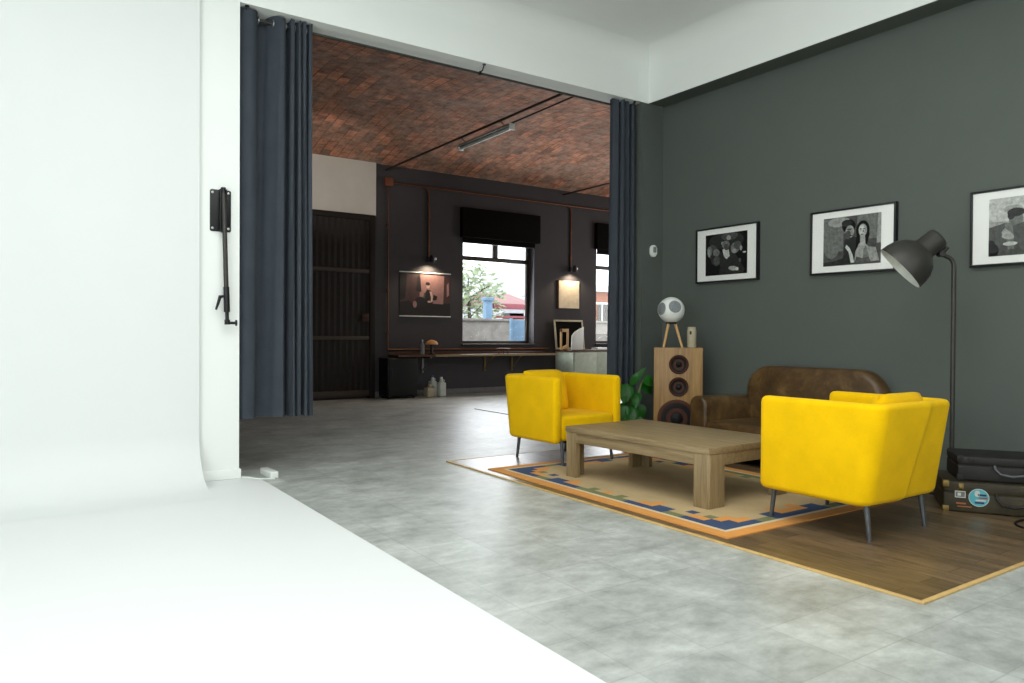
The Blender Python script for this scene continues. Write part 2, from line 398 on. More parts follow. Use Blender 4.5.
b = B(); box(b, 3.03, XW, 1.525, 5.405, 0, .008); struct('floor_laminate', b, M['lam'])
b = B(); box(b, 3.012, 3.034, 1.505, 5.42, 0, .0095, .002); box(b, 3.034, XW, 1.505, 1.527, 0, .0095, .002)
box(b, 3.034, XW, 5.40, 5.42, 0, .0095, .002); struct('trim_3', b, M['strip'])
b = B(); box(b, 5.485, 5.507, 7.2, 9.05, 0, .006, .002); struct('trim_4', b, M['sill'])

# back room
W1 = (6.72, 8.30, .885, 3.28); W2 = (9.86, 11.4, .885, 3.28)
b = B()
box(b, .7, W1[0], YF, YF+.28, 0, 4.8); box(b, W1[1], W2[0], YF, YF+.28, 0, 4.8); box(b, W2[1], 12.2, YF, YF+.28, 0, 4.8)
for w in (W1, W2):
    box(b, w[0], w[1], YF, YF+.28, 0, w[2]); box(b, w[0], w[1], YF, YF+.28, w[3], 4.8)
struct('wall_far', b, M['far'])
b = B(); box(b, .7, .9, YB, YF, 0, 4.8); struct('wall_far_left', b, M['far'])
b = B(); box(b, 12.0, 12.2, YB, YF, 0, 4.8); struct('wall_far_right', b, M['far'])
b = B(); box(b, 3.1, 5.03, YF-.02, YF, 3.03, 4.3); struct('trim_5', b, M['cream'])
b = B(); box(b, 5.03, 12.0, YF-.018, YF, 0, .1, .003); struct('baseboard_far', b, M['farbase'])
def vault():
    b = B(); n = 28; rise = .42; z0 = 3.905
    rows = []
    for i in range(n+1):
        t = i/n; y = YF+.02-(YF+.02-YB+.02)*t
        z = z0+rise*math.sin(PI*min(1, t*1.0))**.9 if 0 < t < 1 else z0
        rows.append((y, z))
    X = [.7, 12.2]
    lo = [[b.verts.new((x, y, z)) for y, z in rows] for x in X]; hi = [[b.verts.new((x, y, z+.12)) for y, z in rows] for x in X]
    for i in range(n):
        b.faces.new((lo[0][i], lo[1][i], lo[1][i+1], lo[0][i+1])); b.faces.new((hi[0][i], hi[1][i], hi[1][i+1], hi[0][i+1]))
    for k in (0, 1):
        for i in range(n): b.faces.new((lo[k][i], lo[k][i+1], hi[k][i+1], hi[k][i]))
    for i in (0, n): b.faces.new((lo[0][i], lo[1][i], hi[1][i], hi[0][i]))
    struct('ceiling_vault', b, M['brick'], sharp=1.2)
vault()
b = B(); box(b, .6, 12.2, YB-.2, YF+.28, 4.8, 4.9); struct('ceiling_far', b, M['ceil'])

def window(idx, w):
    x0, x1, z0, z1 = w; yg = YF+.20; fw = .055
    r = bpy.data.objects.new('window_%d' % idx, None); C.objects.link(r); r.location = ((x0+x1)/2, yg, z0); r['kind'] = 'structure'
    cx = (x0+x1)/2
    def L(bm, a, bb, c, d, bev=.006): box(bm, a-cx, bb-cx, -.03, .03, c-z0, d-z0, bev)
    b = B(); L(b, x0, x0+fw, z0, z1); L(b, x1-fw, x1, z0, z1); L(b, x0+fw, x1-fw, z1-fw, z1); L(b, x0+fw, x1-fw, z0, z0+.065)
    L(b, x0+fw, x1-fw, 2.432, 2.506); mx = x0+(x1-x0)*.515; L(b, mx-.05, mx+.05, 2.506, z1-fw)
    f = obj('window_frame', b, M['winframe'], r)
    b = B(); box(b, x0+fw-cx-.01, x1-fw-cx+.01, -.004, .004, .05, z1-fw-z0+.01); obj('pane', b, M['glass'], r)
    b = B(); box(b, x0-cx-.02, x1-cx+.02, -.235, -.03, -.025, .012, .005); obj('window_sill', b, M['sill'], r)
window(1, W1); window(2, W2)

def metal_door():
    r = bpy.data.objects.new('door_1', None); C.objects.link(r); r.location = (4.04, YF, 0); r['kind'] = 'structure'
    b = B(); n = 34; x0, x1 = -.86, .86
    pts = []
    for i in range(n+1):                                    # corrugated sheet in plan
        x = x0+(x1-x0)*i/n
        pts += [(x, -.045 if i % 2 else -.06)]
    poly = pts+[(x1, -.012), (x0, -.012)]
    prism(b, poly, 'z', .05, 2.94); obj('door_leaf', b, M['door'], r, smooth=False)
    b = B(); box(b, -.98, -.86, -.09, 0, 0, 3.03, .006); box(b, .86, .955, -.09, 0, 0, 3.03, .006); box(b, -.86, .86, -.09, 0, 2.94, 3.03, .006); obj('door_frame', b, M['door'], r)
    b = B(); box(b, x0, x1, -.078, -.04, 2.07, 2.13, .005); box(b, x0, x1, -.078, -.04, .97, 1.03, .005); box(b, x0, x1, -.078, -.04, .04, .14, .005); obj('door_rail', b, M['winframe'], r)
    b = B(); box(b, .72, .84, -.10, -.07, 1.27, 1.40, .006); tube(b, [(.78, -.10, 1.35), (.78, -.14, 1.35), (.70, -.14, 1.35)], .012); obj('door_handle', b, M['iron'], r)
metal_door()

# ------------------------------------------------------------------ armchairs
def loft(bm, path, half_t, z0, z1, lean=None, rnd=.035, n=5, mi=0):
    """upholstered shell: a rounded upright section carried along a plan path; lean(i) pushes the top outward"""
    sec = rrect(-half_t, half_t, z0, z1, rnd, n); rings = []; m = len(path)
    for i, p in enumerate(path):
        a, c = Vector(path[max(i-1, 0)][:2]), Vector(path[min(i+1, m-1)][:2])
        d = (c-a).normalized(); nx, ny = -d.y, d.x
        e = p[2] if len(p) > 2 else 1.0                     # section shrink at rounded ends
        ln = lean[i] if lean else (0, 0)
        ring = []
        zc = (z0+z1)/2
        for s, z in sec:
            zz = zc+(z-zc)*(1-(1-e)*.16); k = (zz-z0)/(z1-z0)
            ring.append(bm.verts.new((p[0]+nx*s*e+ln[0]*k, p[1]+ny*s*e+ln[1]*k, zz)))
        rings.append(ring)
    for a, c in zip(rings, rings[1:]):
        q = len(a)
        for k in range(q): bm.faces.new((a[k], a[(k+1) % q], c[(k+1) % q], c[k])).material_index = mi
    bm.faces.new(rings[0]); bm.faces.new(rings[-1])
    return bm
def shell(side):
    """one of the two wrap-round shells: arm, rounded corner and its share of the back"""
    t = .042; w = .378-t; yf, yb = .325, -.32+t; R = .045
    end = -.005 if side < 0 else -.06
    P = []
    for d, e in ((.0, .45), (.006, .78), (.018, .94), (.035, 1)): P.append((side*w, yf-d, e))
    for k in range(1, 9): P.append((side*w, yf-.035-(yf-.035-yb-R)*k/8, 1))
    for k in range(1, 8): a = PI/2*k/7; P.append((side*(w-R+R*math.cos(a)), yb+R-R*math.sin(a), 1))
    xs = side*(w-R); off = 0 if side > 0 else -.012
    for k in range(1, 7): P.append((xs+(end-xs)*k/7, yb+off*k/7, 1))
    xe = 1 if end > xs else -1
    for d, e in ((-.03, 1), (-.012, .95), (-.003, .8), (0, .5)): P.append((end+xe*d, yb+off, e))
    ln = []
    for p in P:
        k = max(0, min(1, (yb+.36-p[1])/.36)); k = k*k
        xb = max(0, min(1, (p[0]+w-R)/(end+w-R))) if side < 0 else max(0, min(1, (w-R-p[0])/(w-R-end)))
        ln.append((.135*xb*k, -.085*k))
    b = B(); loft(b, P, t, .185, .718, ln, .034, 6); return b
def armchair(label, loc, rotz):
    c = thing('armchair', label, 'armchair', loc, rotz, 'yellow armchairs facing each other')
    o = obj('shell', shell(-1), M['yellow'], c, sharp=1.3); o = obj('shell', shell(1), M['yellow'], c, sharp=1.3)
    b = B(); box(b, -.295, .295, -.29, .317, .20, .402, .03, 4); 
    for v in b.verts:
        if v.co.z > .39: v.co.z += .012*math.cos(v.co.x/.25*1.4)*math.cos(v.co.y/.35)
    obj('seat', b, M['yellow'], c, sharp=1.3)
    b = B(); box(b, -.27, .27, -.29, .28, .178, .20, .004); obj('seat_frame', b, M['blackp'], c)
    for sx in (-1, 1):
        for sy in (-1, 1):
            b = B(); zb = 0 if sy > 0 else -.006
            top = (sx*.272, .292 if sy > 0 else -.262, .198); bot = (sx*.278, .312 if sy > 0 else -.288, zb)
            d = Vector(bot)-Vector(top)
            tube(b, [top, tuple(Vector(top)+d*.97), bot], [.0155, .0115, .0105], 16); obj('leg', b, M['legm'], c)
    return c
def cushion_bm(w, h, t, n=14, puff=.5):
    b = B(); F = []
    for s in (1, -1):
        g = [[None]*(n+1) for _ in range(n+1)]
        for i in range(n+1):
            for j in range(n+1):
                u, v = 2*i/n-1, 2*j/n-1
                k = max(0, (1-u**4)*(1-v**4))**puff
                pin = math.sqrt(1-.16*u**4)*(1-.03*(1-u*u)*v*v); pin2 = math.sqrt(1-.16*v**4)*(1-.03*(1-v*v)*u*u)
                if s < 0 and (i in (0, n) or j in (0, n)): g[i][j] = F[i][j]
                else: g[i][j] = b.verts.new((u*w/2*pin2, s*t/2*k, v*h/2*pin))
        if s > 0: F = g
        for i in range(n):
            for j in range(n): b.faces.new((g[i][j], g[i+1][j], g[i+1][j+1], g[i][j+1]))
    return b
def cushion(label, chair, lx, ly, lz, tilt, yaw=0):
    bm = cushion_bm(.46, .40, .15)
    rot = Matrix.Rotation(yaw, 4, 'Z')@Matrix.Rotation(tilt, 4, 'X'); bmesh.ops.transform(bm, matrix=rot, verts=bm.verts[:])
    o = obj('cushion', bm, M['yellow2'], sharp=1.4)
    r = chair.rotation_euler.z
    o.location = (chair.location.x+lx*math.cos(r)-ly*math.sin(r), chair.location.y+lx*math.sin(r)+ly*math.cos(r), chair.location.z+lz)
    o.rotation_euler.z = r
    return tag(o, label, 'cushion', 'yellow armchair cushions')
ch1 = armchair('yellow armchair with its back seam to us, between oak table and suitcases', (3.960, 2.405, .009), 0)
ch2 = armchair('yellow armchair beyond the oak table, its open seat showing', (3.935, 5.01, .009), PI+.055)
cushion('yellow cushion peeking over the back of the nearer armchair', ch1, .05, -.215, .568, .26)
cushion('yellow cushion leaning in the armchair beyond the oak table', ch2, .03, -.20, .565, .28)

# ------------------------------------------------------------------ oak coffee table
def coffee_table():
    t = thing('coffee_table', 'low oak coffee table with thick corner legs on the patterned rug', 'coffee table', (3.872, 3.70, .0155), .0)
    t.rotation_euler.z = math.atan2(.055, 1.33)
    X, Y, H = .41, .665, .372
    b = B(); box(b, -X, X, -Y, Y, H-.042, H, .004); obj('tabletop', b, M['oak'], t)
    for sx in (-1, 1):
        for sy in (-1, 1):
            b = B(); lx, ly, ch, th = .15, .115, .012, .042
            # two boards meeting in an L, outer corner cut off at a facet
            poly = [(sx*(X-.001-lx), sy*(Y-.001)), (sx*(X-.001-ch), sy*(Y-.001)), (sx*(X-.001), sy*(Y-.001-ch)), (sx*(X-.001), sy*(Y-.001-ly)), (sx*(X-.001-th), sy*(Y-.001-ly)), (sx*(X-.001-th), sy*(Y-.001-th)), (sx*(X-.001-lx), sy*(Y-.001-th))]
            prism(b, poly, 'z', 0, H-.043, .002); obj('leg', b, M['oakz'], t)
    for s in (-1, 1):
        b = B(); box(b, s*(X-.02)-.011, s*(X-.02)+.011, -Y+.115, Y-.115, H-.115, H-.043, .002); obj('apron', b, M['oak'], t)
        b = B(); box(b, -X+.15, X-.15, s*(Y-.02)-.011, s*(Y-.02)+.011, H-.115, H-.043, .002); obj('apron', b, M['oak'], t)
coffee_table()

# ------------------------------------------------------------------ rug
def rug():
    w, l = 1.66, 2.36; cell = .0555
    b = B()
    nx, ny = 22, 31
    bw, lw = .085, .028
    inx, iny = w-2*(bw+lw), l-2*(bw+lw); cx, cy = inx/nx, iny/ny
    def colour(i, j):
        # i across (0 = towards the tiles), j along; repeat the border on all four sides
        a, c = min(i, nx-1-i), min(j, ny-1-j)
        if a+c <= 1 or (a == 0 and c < 5) or (c == 0 and a < 5): return 3
        if (a == 1 and c in (1, 2)) or (c == 1 and a == 2): return 3
        if (a == 1 and c in (3, 4)) or (c == 1 and a in (3, 4)) or (a == 2 and c == 2) or (a == 3 and c == 2): return 0
        if a == 2 and c in (3, 4, 5): return 4 if c == 3 else 3 if c == 5 else 1
        for e, s, L in ((a, c, ny), (c, a, nx)):
            if e == 0:
                q = s % 13
                if s >= 5: return 4 if q in (5, 6, 12, 0, 1, 2, 3, 4) else 3
            if e == 1 and s > 5:
                q = s % 13
                if q in (7, 8): return 3
                if q in (9, 10, 2): return 0
                if q in (0,): return 4
            if e == 2 and s > 6 and s % 13 in (9,): return 0
        return 1
    xs = [-w/2, -w/2+bw, -w/2+bw+lw]+[-inx/2+cx*(i+1) for i in range(nx)]+[w/2-bw, w/2]
    ys = [-l/2, -l/2+bw, -l/2+bw+lw]+[-iny/2+cy*(i+1) for i in range(ny)]+[l/2-bw, l/2]
    V = [[b.verts.new((x, y, .0065)) for y in ys] for x in xs]
    mx, my = len(xs)-1, len(ys)-1
    for i in range(mx):
        for j in range(my):
            f = b.faces.new((V[i][j], V[i+1][j], V[i+1][j+1], V[i][j+1]))
            a, c = min(i, mx-1-i), min(j, my-1-j)
            f.material_index = 0 if min(a, c) == 0 else 2 if min(a, c) == 1 else colour(i-2, j-2)
    e = [ed for ed in b.edges if ed.is_boundary]
    r = bmesh.ops.extrude_edge_only(b, edges=e)
    for v in [g for g in r['geom'] if isinstance(g, bmesh.types.BMVert)]: v.co.z = 0
    o = obj('rug', b, [M['r_orange'], M['r_cream'], M['r_line'], M['r_blue'], M['r_green']], smooth=False)
    o.location = (3.098+w/2, 3.722, .0085); o.rotation_euler.z = -.004
    tag(o, 'cream rug with orange border and stepped blue and green corners', 'rug')
rug()

# ------------------------------------------------------------------ sofa
def sofa():
    s = thing('sofa', 'worn brown leather two seat sofa against the slate wall', 'sofa', (5.70, 3.71, .008), -PI/2)
    # local: facing -y, back at y=0, x to the viewer's right
    hw = .76
    b = B(); box(b, -hw+.03, hw-.03, -.78, -.04, .07, .21, .02, 3); obj('base', b, M['leather'], s)
    for sx in (-1, 1):
        b = B(); x0, x1 = (hw-.19, hw) if sx > 0 else (-hw, -hw+.19)
        poly = rrect(x0, x1, .06, .545, (.032, .032, .088, .088), 7)
        pad(b, poly, 'y', -.80, -.10, .03)
        for v in b.verts:
            if v.co.z > .3: v.co.z += .02*(v.co.y+.8)/.7*-1+.0
        obj('arm', b, M['leather'], s, sharp=1.2)
    b = B(); poly = rrect(-.64, .64, .06, .80, (.07, .07, .23, .23), 12)
    pad(b, poly, 'y', -.205, -.03, .06)
    obj('backrest', b, M['leather'], s, sharp=1.2)
    b = B(); box(b, -hw+.19, hw-.19, -.815, -.19, .21, .335, .045, 4)
    for v in b.verts:
        if v.co.z > .3: v.co.z += .012*math.cos(v.co.x/.6*1.5)
    obj('seat_cushion', b, M['leather'], s, sharp=1.2)
    for x in (-hw+.1, hw-.1):
        for y in (-.72, -.12):
            b = B(); lathe(b, [(.028, 0), (.034, .06)], 14, mtx=Matrix.Translation((x, y, 0))); obj('foot', b, M['blackp'], s)
sofa()

# ------------------------------------------------------------------ wooden loudspeaker with the ball speaker and tin on it
SPK = Vector((5.16, 4.84, .008)); SA = -.79   # front faces the camera's side of the room
def driver(bm, x, z, r, y):
    m = Matrix.Translation((x, y, z))@Matrix.Rotation(PI/2, 4, 'X')
    lathe(bm, [(r, -.004), (r, .008), (r*.9, .016), (r*.8, .012), (r*.78, .004)], 36, 0, m)
    lathe(bm, [(r*.80, .006), (r*.72, .009), (r*.34, -.002), (r*.30, .012), (r*.15, .02), (0, .022)], 36, 1, m, cap=False)
def loudspeaker():
    t = thing('floor_speaker', 'tall honey wood loudspeaker with three round drivers in the corner', 'loudspeaker', SPK, SA)
    w, d, h = .224, .30, .948
    b = B(); box(b, -w, w, 0, d, 0, h, .006)
    obj('cabinet', b, M['ply'], t)
    for z, r in ((.792, .09), (.582, .09), (.285, .178)):
        b = B(); driver(b, .005 if r < .1 else -.01, z, r, -.001); obj('driver', b, [M['rimb'], M['cone']], t)
loudspeaker()
def at_spk(x, y): 
    c, s_ = math.cos(SA), math.sin(SA); return (SPK.x+x*c-y*s_, SPK.y+x*s_+y*c, SPK.z+.948)
def ball_speaker():
    t = thing('ball_speaker', 'white ball speaker on beech legs on the wooden loudspeaker', 'speaker', at_spk(-.065, .13), SA)
    zc, R = .355, .125
    b = B(); bmesh.ops.create_uvsphere(b, u_segments=36, v_segments=24, radius=R); bmesh.ops.translate(b, vec=(0, 0, zc), verts=b.verts[:]); obj('ball', b, M['ctile'], t, sharp=1.5)
    for dx, dz in ((-.62, .12), (.30, .28)):
        d = Vector((dx, -1, dz)).normalized() if dx > 0 else Vector((-1.0, -.75, .12)).normalized()
        b = B(); rr = .06; k = math.sqrt(R*R-rr*rr)
        m = Matrix.Translation((0, 0, zc))@orient(d)
        lathe(b, [(rr+.006, k-.008), (rr+.006, k+.002), (rr, k+.004)], 30, 1, m); lathe(b, [(rr, k+.004), (rr*.6, k+.012), (0, k+.016)], 30, 0, m, cap=False)
        obj('driver', b, [M['greyfab'], M['ctile']], t)
    b = B(); lathe(b, [(.05, .222), (.055, .235), (.045, .25)], 24); obj('collar', b, M['blackp'], t)
    for a in (-2.3, -.15, 2.3):
        x, y = math.cos(a), math.sin(a)
        b = B(); tube(b, [(x*.035, y*.035, .238), (x*.105, y*.09, 0)], [.014, .011], 12); obj('leg', b, M['beech'], t)
ball_speaker()
b = B(); lathe(b, [(.04, 0), (.043, .004), (.043, .16), (.041, .168), (.039, .17), (.039, .19), (.03, .196), (0, .196)], 28)
lathe(b, [(.010, -.003), (.010, .003)], 12, 1, Matrix.Translation((-.012, -.043, .14))@Matrix.Rotation(PI/2, 4, 'X')@Matrix.Scale(1.9, 4, (0, 1, 0)))
o = obj('canister', b, [M['tin'], M['suitg']]); o.location = at_spk(.125, .1); o.rotation_euler.z = SA
tag(o, 'small sand coloured canister beside the white ball speaker', 'canister')

# ------------------------------------------------------------------ potted plant
def plant():
    t = thing('potted_plant', 'leafy green plant between yellow armchair and wooden loudspeaker', 'plant', (4.93, 5.20, .008))
    b = B(); lathe(b, [(.08, 0), (.09, .004), (.115, .17), (.12, .18), (.11, .18), (.105, .16), (0, .16)], 28); obj('pot', b, M['pot'], t)
    b = B(); lathe(b, [(.104, .158), (.06, .166), (0, .168)], 20); obj('soil', b, M['soil'], t)
    def leaf(base, tip, wid, droop, nrm):
        b = B(); base, tip = Vector(base), Vector(tip); ax = (tip-base); n = 9
        side = ax.cross(Vector(nrm)).normalized(); up = side.cross(ax).normalized(); rows = []
        for i in range(n+1):
            s = i/n; wv = wid*(math.sin(PI*min(1, s**.62))**.85)*(1 if i not in (0, n) else .02)
            c = base+ax*s+up*droop*math.sin(PI*s)
            rows.append([b.verts.new(c+side*wv*q+up*(.22*wv*abs(q))) for q in (-1, -.5, 0, .5, 1)])
        for a, c in zip(rows, rows[1:]):
            for k in range(4): b.faces.new((a[k], a[k+1], c[k+1], c[k]))
        r = bmesh.ops.solidify(b, geom=b.faces[:], thickness=.0015)
        return b
    # local axes: R to the viewer's right, T towards the viewer
    R, T = Vector((.828, -.561, 0)), Vector((-.561, -.828, 0))
    def P(r, tt, z): return R*r+T*tt+Vector((0, 0, z))
    L = [((-.06, .02, .60), (-.10, .07, .40), .058), ((-.03, .0, .58), (.12, .03, .76), .030), ((.09, .02, .64), (.20, -.02, .58), .048), ((.02, .0, .52), (.01, .08, .36), .045),
         ((-.09, .03, .42), (-.12, .08, .22), .055), ((-.02, .03, .40), (-.03, .10, .18), .05), ((.08, -.03, .60), (.19, -.05, .49), .05), ((-.08, -.02, .58), (-.14, -.03, .46), .05),
         ((-.02, -.05, .56), (-.06, -.11, .44), .05), ((.05, -.03, .40), (.10, -.04, .24), .045), ((-.10, .0, .30), (-.15, .04, .12), .05), ((.02, .05, .30), (.05, .1, .12), .045)]
    for a, c, w_ in L:
        w_ *= 1.3
        A, Cc = P(*a), P(*c)
        obj('leaf', leaf(A, Cc, w_, .02, T+Vector((0, 0, .7))), M['leaf'], t, sharp=1.5)
        b = B(); q = A*.35; tube(b, [(A.x*.12, A.y*.12, .16), (q.x, q.y, .16+(A.z-.16)*.6), tuple(A)], [.005, .0045, .003], 8); obj('stem', b, M['stem'], t)
plant()

# ------------------------------------------------------------------ floor lamp
def floor_lamp():
    t = thing('floor_lamp', 'dark grey floor lamp with dome shade tilted down toward the sofa', 'floor lamp', (5.25, 2.45, .008))
    b = B(); lathe(b, [(.14, 0), (.142, .006), (.138, .018), (.03, .026), (.02, .04), (0, .04)], 36); obj('base', b, M['lamp'], t)
    L = Vector((-.828, .561, 0))           # sideways, to the picture's left
    F = Vector((-.561, -.828, 0))          # towards the middle of the room
    def P(a, z, f=0): v = L*a+F*f; return (v.x, v.y, z)
    pts = [P(0, .03), P(0, 1.2), P(0, 1.535)]+[P(.06-.06*math.cos(q), 1.535+.07*math.sin(q)) for q in (.25, .55, .85, 1.15)]+[P(.09, 1.622)]
    b = B(); tube(b, pts, .0145, 16); obj('pole', b, M['lamp'], t)
    ax = (L*.69+Vector((0, 0, -.66))-F*.27).normalized()      # where the shade opens to
    top = Vector(P(.115, 1.735, .03)); m = Matrix.Translation(top)@orient(ax)@Matrix.Scale(1.06, 4)
    b = B()
    prof = [(0, -.004), (.05, -.002), (.062, .004), (.068, .018), (.072, .11), (.078, .122), (.10, .137), (.13, .165), (.152, .205), (.163, .25), (.166, .287), (.166, .297)]
    lathe(b, prof, 44, 0, m, cap=False)
    shade = obj('lamp_shade', b, M['lamp'], t, sharp=1.0)
    b = B(); inner = [(.165, .297), (.162, .2955), (.158, .25), (.147, .205), (.125, .167), (.096, .142), (.05, .135), (0, .134)]
    lathe(b, inner, 44, 0, m, cap=False); obj('shade_lining', b, M['lampin'], shade, sharp=1.2)
    b = B(); lathe(b, [(0, .14), (.022, .142), (.022, .175), (.032, .2), (.032, .215), (.02, .238), (0, .243)], 20, 0, m); obj('bulb', b, M['lampin'], shade)
    b = B(); j = Vector(P(.088, 1.622)); tube(b, [tuple(j-F*.022), tuple(j+F*.022)], .022, 16); tube(b, [tuple(j), tuple(top+ax*.075)], .012, 10); 
    k = Vector(P(.045, 1.665)); tube(b, [tuple(j), tuple(k)], [.018, .014], 10)
    obj('joint', b, M['lamp'], t)
floor_lamp()

# ------------------------------------------------------------------ suitcases
def suitcase(name, label, loc, rz, w, d, h, body, trim, stickers):
    t = thing(name, label, 'suitcase', loc, rz)
    # local: front at y=0 facing -y, left end at x=0
    b = B(); box(b, 0, w, 0, d, 0, h*.62, .012, 3); bd = obj('body', b, body, t)
    b = B(); box(b, 0, w, 0, d, h*.63, h, .012, 3); obj('lid', b, body, t)
    b = B(); box(b, .006, w-.006, .003, d-.003, h*.60, h*.65); obj('rim', b, body, t)
    for x in (0, w):
        for z in (0, h):
            b = B(); sx = .032 if x == 0 else -.032; sz = .036 if z == 0 else -.036; e = .003
            x0, x1 = sorted((x-(e if x == 0 else -e), x+sx)); z0, z1 = sorted((max(.0, z-(e if z == 0 else -e)), z+sz))
            box(b, x0, x1, -e, .034, z0, z1, .004); obj('corner_cap', b, trim, t)
    hc = w*.5
    b = B(); tube(b, [(hc-.085, -.004, h*.66), (hc-.085, -.022, h*.55), (hc-.06, -.03, h*.36), (hc, -.032, h*.30), (hc+.06, -.03, h*.36), (hc+.085, -.022, h*.55), (hc+.085, -.004, h*.66)], .008, 10); obj('handle', b, M['legm'] if stickers is None else M['blackp'], t)
    for x in (w*.13, w*.87):
        b = B(); box(b, x-.014, x+.014, -.006, .002, h*.76, h*.95, .003); box(b, x-.008, x+.008, -.010, -.005, h*.78, h*.88, .002); obj('latch', b, M['brass'] if stickers else trim, t)
    if stickers:
        b = B(); m = Matrix.Translation((.187, -.0012, h*.52))@Matrix.Scale(.84, 4)@Matrix.Rotation(PI/2, 4, 'X')
        lathe(b, [(.064, 0), (.064, .0012), (0, .0012)], 40, 0, m); lathe(b, [(.060, .0012), (.060, .0018), (0, .0018)], 40, 1, m)
        for pts, mi in ((rrect(.165, .192, h*.52+.006, h*.52+.042, .012), 0), (rrect(.165, .215, h*.52-.036, h*.52-.025, .005), 2), (rrect(.185, .232, h*.52-.005, h*.52+.003, .003), 3), (rrect(.18, .226, h*.52+.012, h*.52+.022, .004), 2), (rrect(.17, .222, h*.52-.02, h*.52-.012, .003), 0)):
            prism(b, pts, 'y', -.0042, -.0030, 0, mi)
        obj('round_sticker', b, [M['stick_w'], M['stick_t'], M['stick_n'], M['stick_r']], bd)
        b = B(); box(b, .062, .118, -.0018, 0, h*.48, h*.70); box(b, .066, .114, -.0024, -.0018, h*.51, h*.67, mi=1); box(b, .076, .094, -.003, -.0024, h*.54, h*.64, mi=0); obj('paper_sticker', b, [M['stick_w'], M['g3']], bd)
        b = B(); box(b, .07, .12, -.0018, 0, h*.27, h*.32); box(b, .075, .15, -.0018, 0, h*.18, h*.21); obj('faded_sticker', b, M['stick_o'], bd)
    return t
RZ = math.atan2(1.898-2.248, 4.941-4.715)
suitcase('suitcase', 'lower olive suitcase with round teal sticker, on the laminate floor', (4.715, 2.248, .008), RZ, .72, .42, .185, M['suitg'], M['brass'], True)
suitcase('suitcase', 'dark brown suitcase lying on top of the olive one', (4.795, 2.205, .194), RZ+.03, .56, .36, .15, M['suitd'], M['suitd'], None)
b = B(); tube(b, [(4.79+.144*math.cos(a), 1.77+.10*math.sin(a), .015) for a in [2*PI*i/20*.86 for i in range(21)]], .006, 8)
tag(obj('cable_loop', b, M['blackp']), 'black cable loop lying on the laminate before the suitcases', 'cable')

# ------------------------------------------------------------------ framed photographs on the slate wall
def art(bm, w, h, shapes, y=-.001):
    """flat print: layers of outlines in 0..1 picture coordinates, material index first"""
    for k, s in enumerate(shapes):
        mi, kind = s[0], s[1]
        if kind == 'e':
            cu, cv, ru, rv = s[2:6]; rot = s[6] if len(s) > 6 else 0; pts = []
            for i in range(20):
                a = 2*PI*i/20; x, z = ru*math.cos(a), rv*math.sin(a)
                pts.append((cu+x*math.cos(rot)-z*math.sin(rot), cv+x*math.sin(rot)+z*math.cos(rot)))
        else: pts = s[2]
        pts = [(min(1, max(0, u)), min(1, max(0, v))) for u, v in pts]
        vs = [bm.verts.new(((u-.5)*w, y-.00025*(k+1), (v-.5)*h)) for u, v in pts]
        f = bm.faces.new(vs); f.material_index = mi; f.normal_update()
        if f.normal.y > 0: f.normal_flip()
        if len(vs) > 4: bmesh.ops.triangulate(bm, faces=[f])
GM = [M['g0'], M['g1'], M['g2'], M['g3'], M['g4'], M['g5']]
FULL = [(0, 0), (1, 0), (1, 1), (0, 1)]
def framed(label, yc, zc, w, h, pw, ph, pu, shapes, tilt=0):
    t = thing('framed_photograph', label, 'picture', (XW, yc, zc-h/2), -PI/2, 'framed photographs on the slate wall')
    fw, fd = .015, .042
    b = B()
    box(b, -w/2, w/2, -fd, 0, 0, fw, .001); box(b, -w/2, w/2, -fd, 0, h-fw, h, .001); box(b, -w/2, -w/2+fw, -fd, 0, fw, h-fw, .001); box(b, w/2-fw, w/2, -fd, 0, fw, h-fw, .001)
    obj('picture_frame', b, M['frame'], t)
    b = B(); box(b, -w/2+fw, w/2-fw, -.03, -.01, fw, h-fw); mb = obj('mount_board', b, M['matb'], t)
    b = B(); art(b, pw, ph, shapes, 0); bmesh.ops.translate(b, vec=(pu, -.0302, h/2), verts=b.verts[:]); obj('photo_print', b, GM, mb, smooth=False)
    b = B(); box(b, -w/2+fw, w/2-fw, -.0355, -.034, fw, h-fw); obj('pane', b, M['glass'], t)
    if tilt: t.rotation_euler.y = tilt
s1 = [(0, 'p', FULL), (1, 'e', .5, .82, .42, .2), (2, 'e', .58, .92, .2, .1), (2, 'e', .17, .58, .13, .17), (3, 'e', .1, .6, .06, .12), (4, 'e', .09, .56, .03, .1), (1, 'e', .28, .42, .15, .2), (3, 'e', .27, .55, .08, .09), (2, 'e', .28, .35, .08, .12),
      (1, 'p', [(.34, .02), (.4, .5), (.48, .62), (.62, .62), (.75, .45), (.95, .1), (.9, .0)]), (4, 'e', .42, .76, .03, .04), (3, 'e', .5, .72, .09, .1), (4, 'e', .57, .88, .05, .06), (5, 'p', [(.42, .6), (.46, .44), (.52, .37), (.6, .44), (.57, .6), (.5, .66)]), (2, 'e', .52, .66, .06, .08),
      (3, 'e', .72, .62, .1, .13), (2, 'e', .78, .68, .09, .1), (4, 'e', .7, .55, .06, .05), (4, 'e', .86, .6, .03, .06), (5, 'e', .94, .5, .04, .02), (4, 'e', .68, .14, .11, .055, -.15), (5, 'e', .77, .12, .04, .04), (2, 'e', .84, .32, .03, .05)]
framed('framed photograph of a crowd round a figure, nearest the corner loudspeaker', 4.735, 1.858, .74, .535, .50, .40, 0, s1)
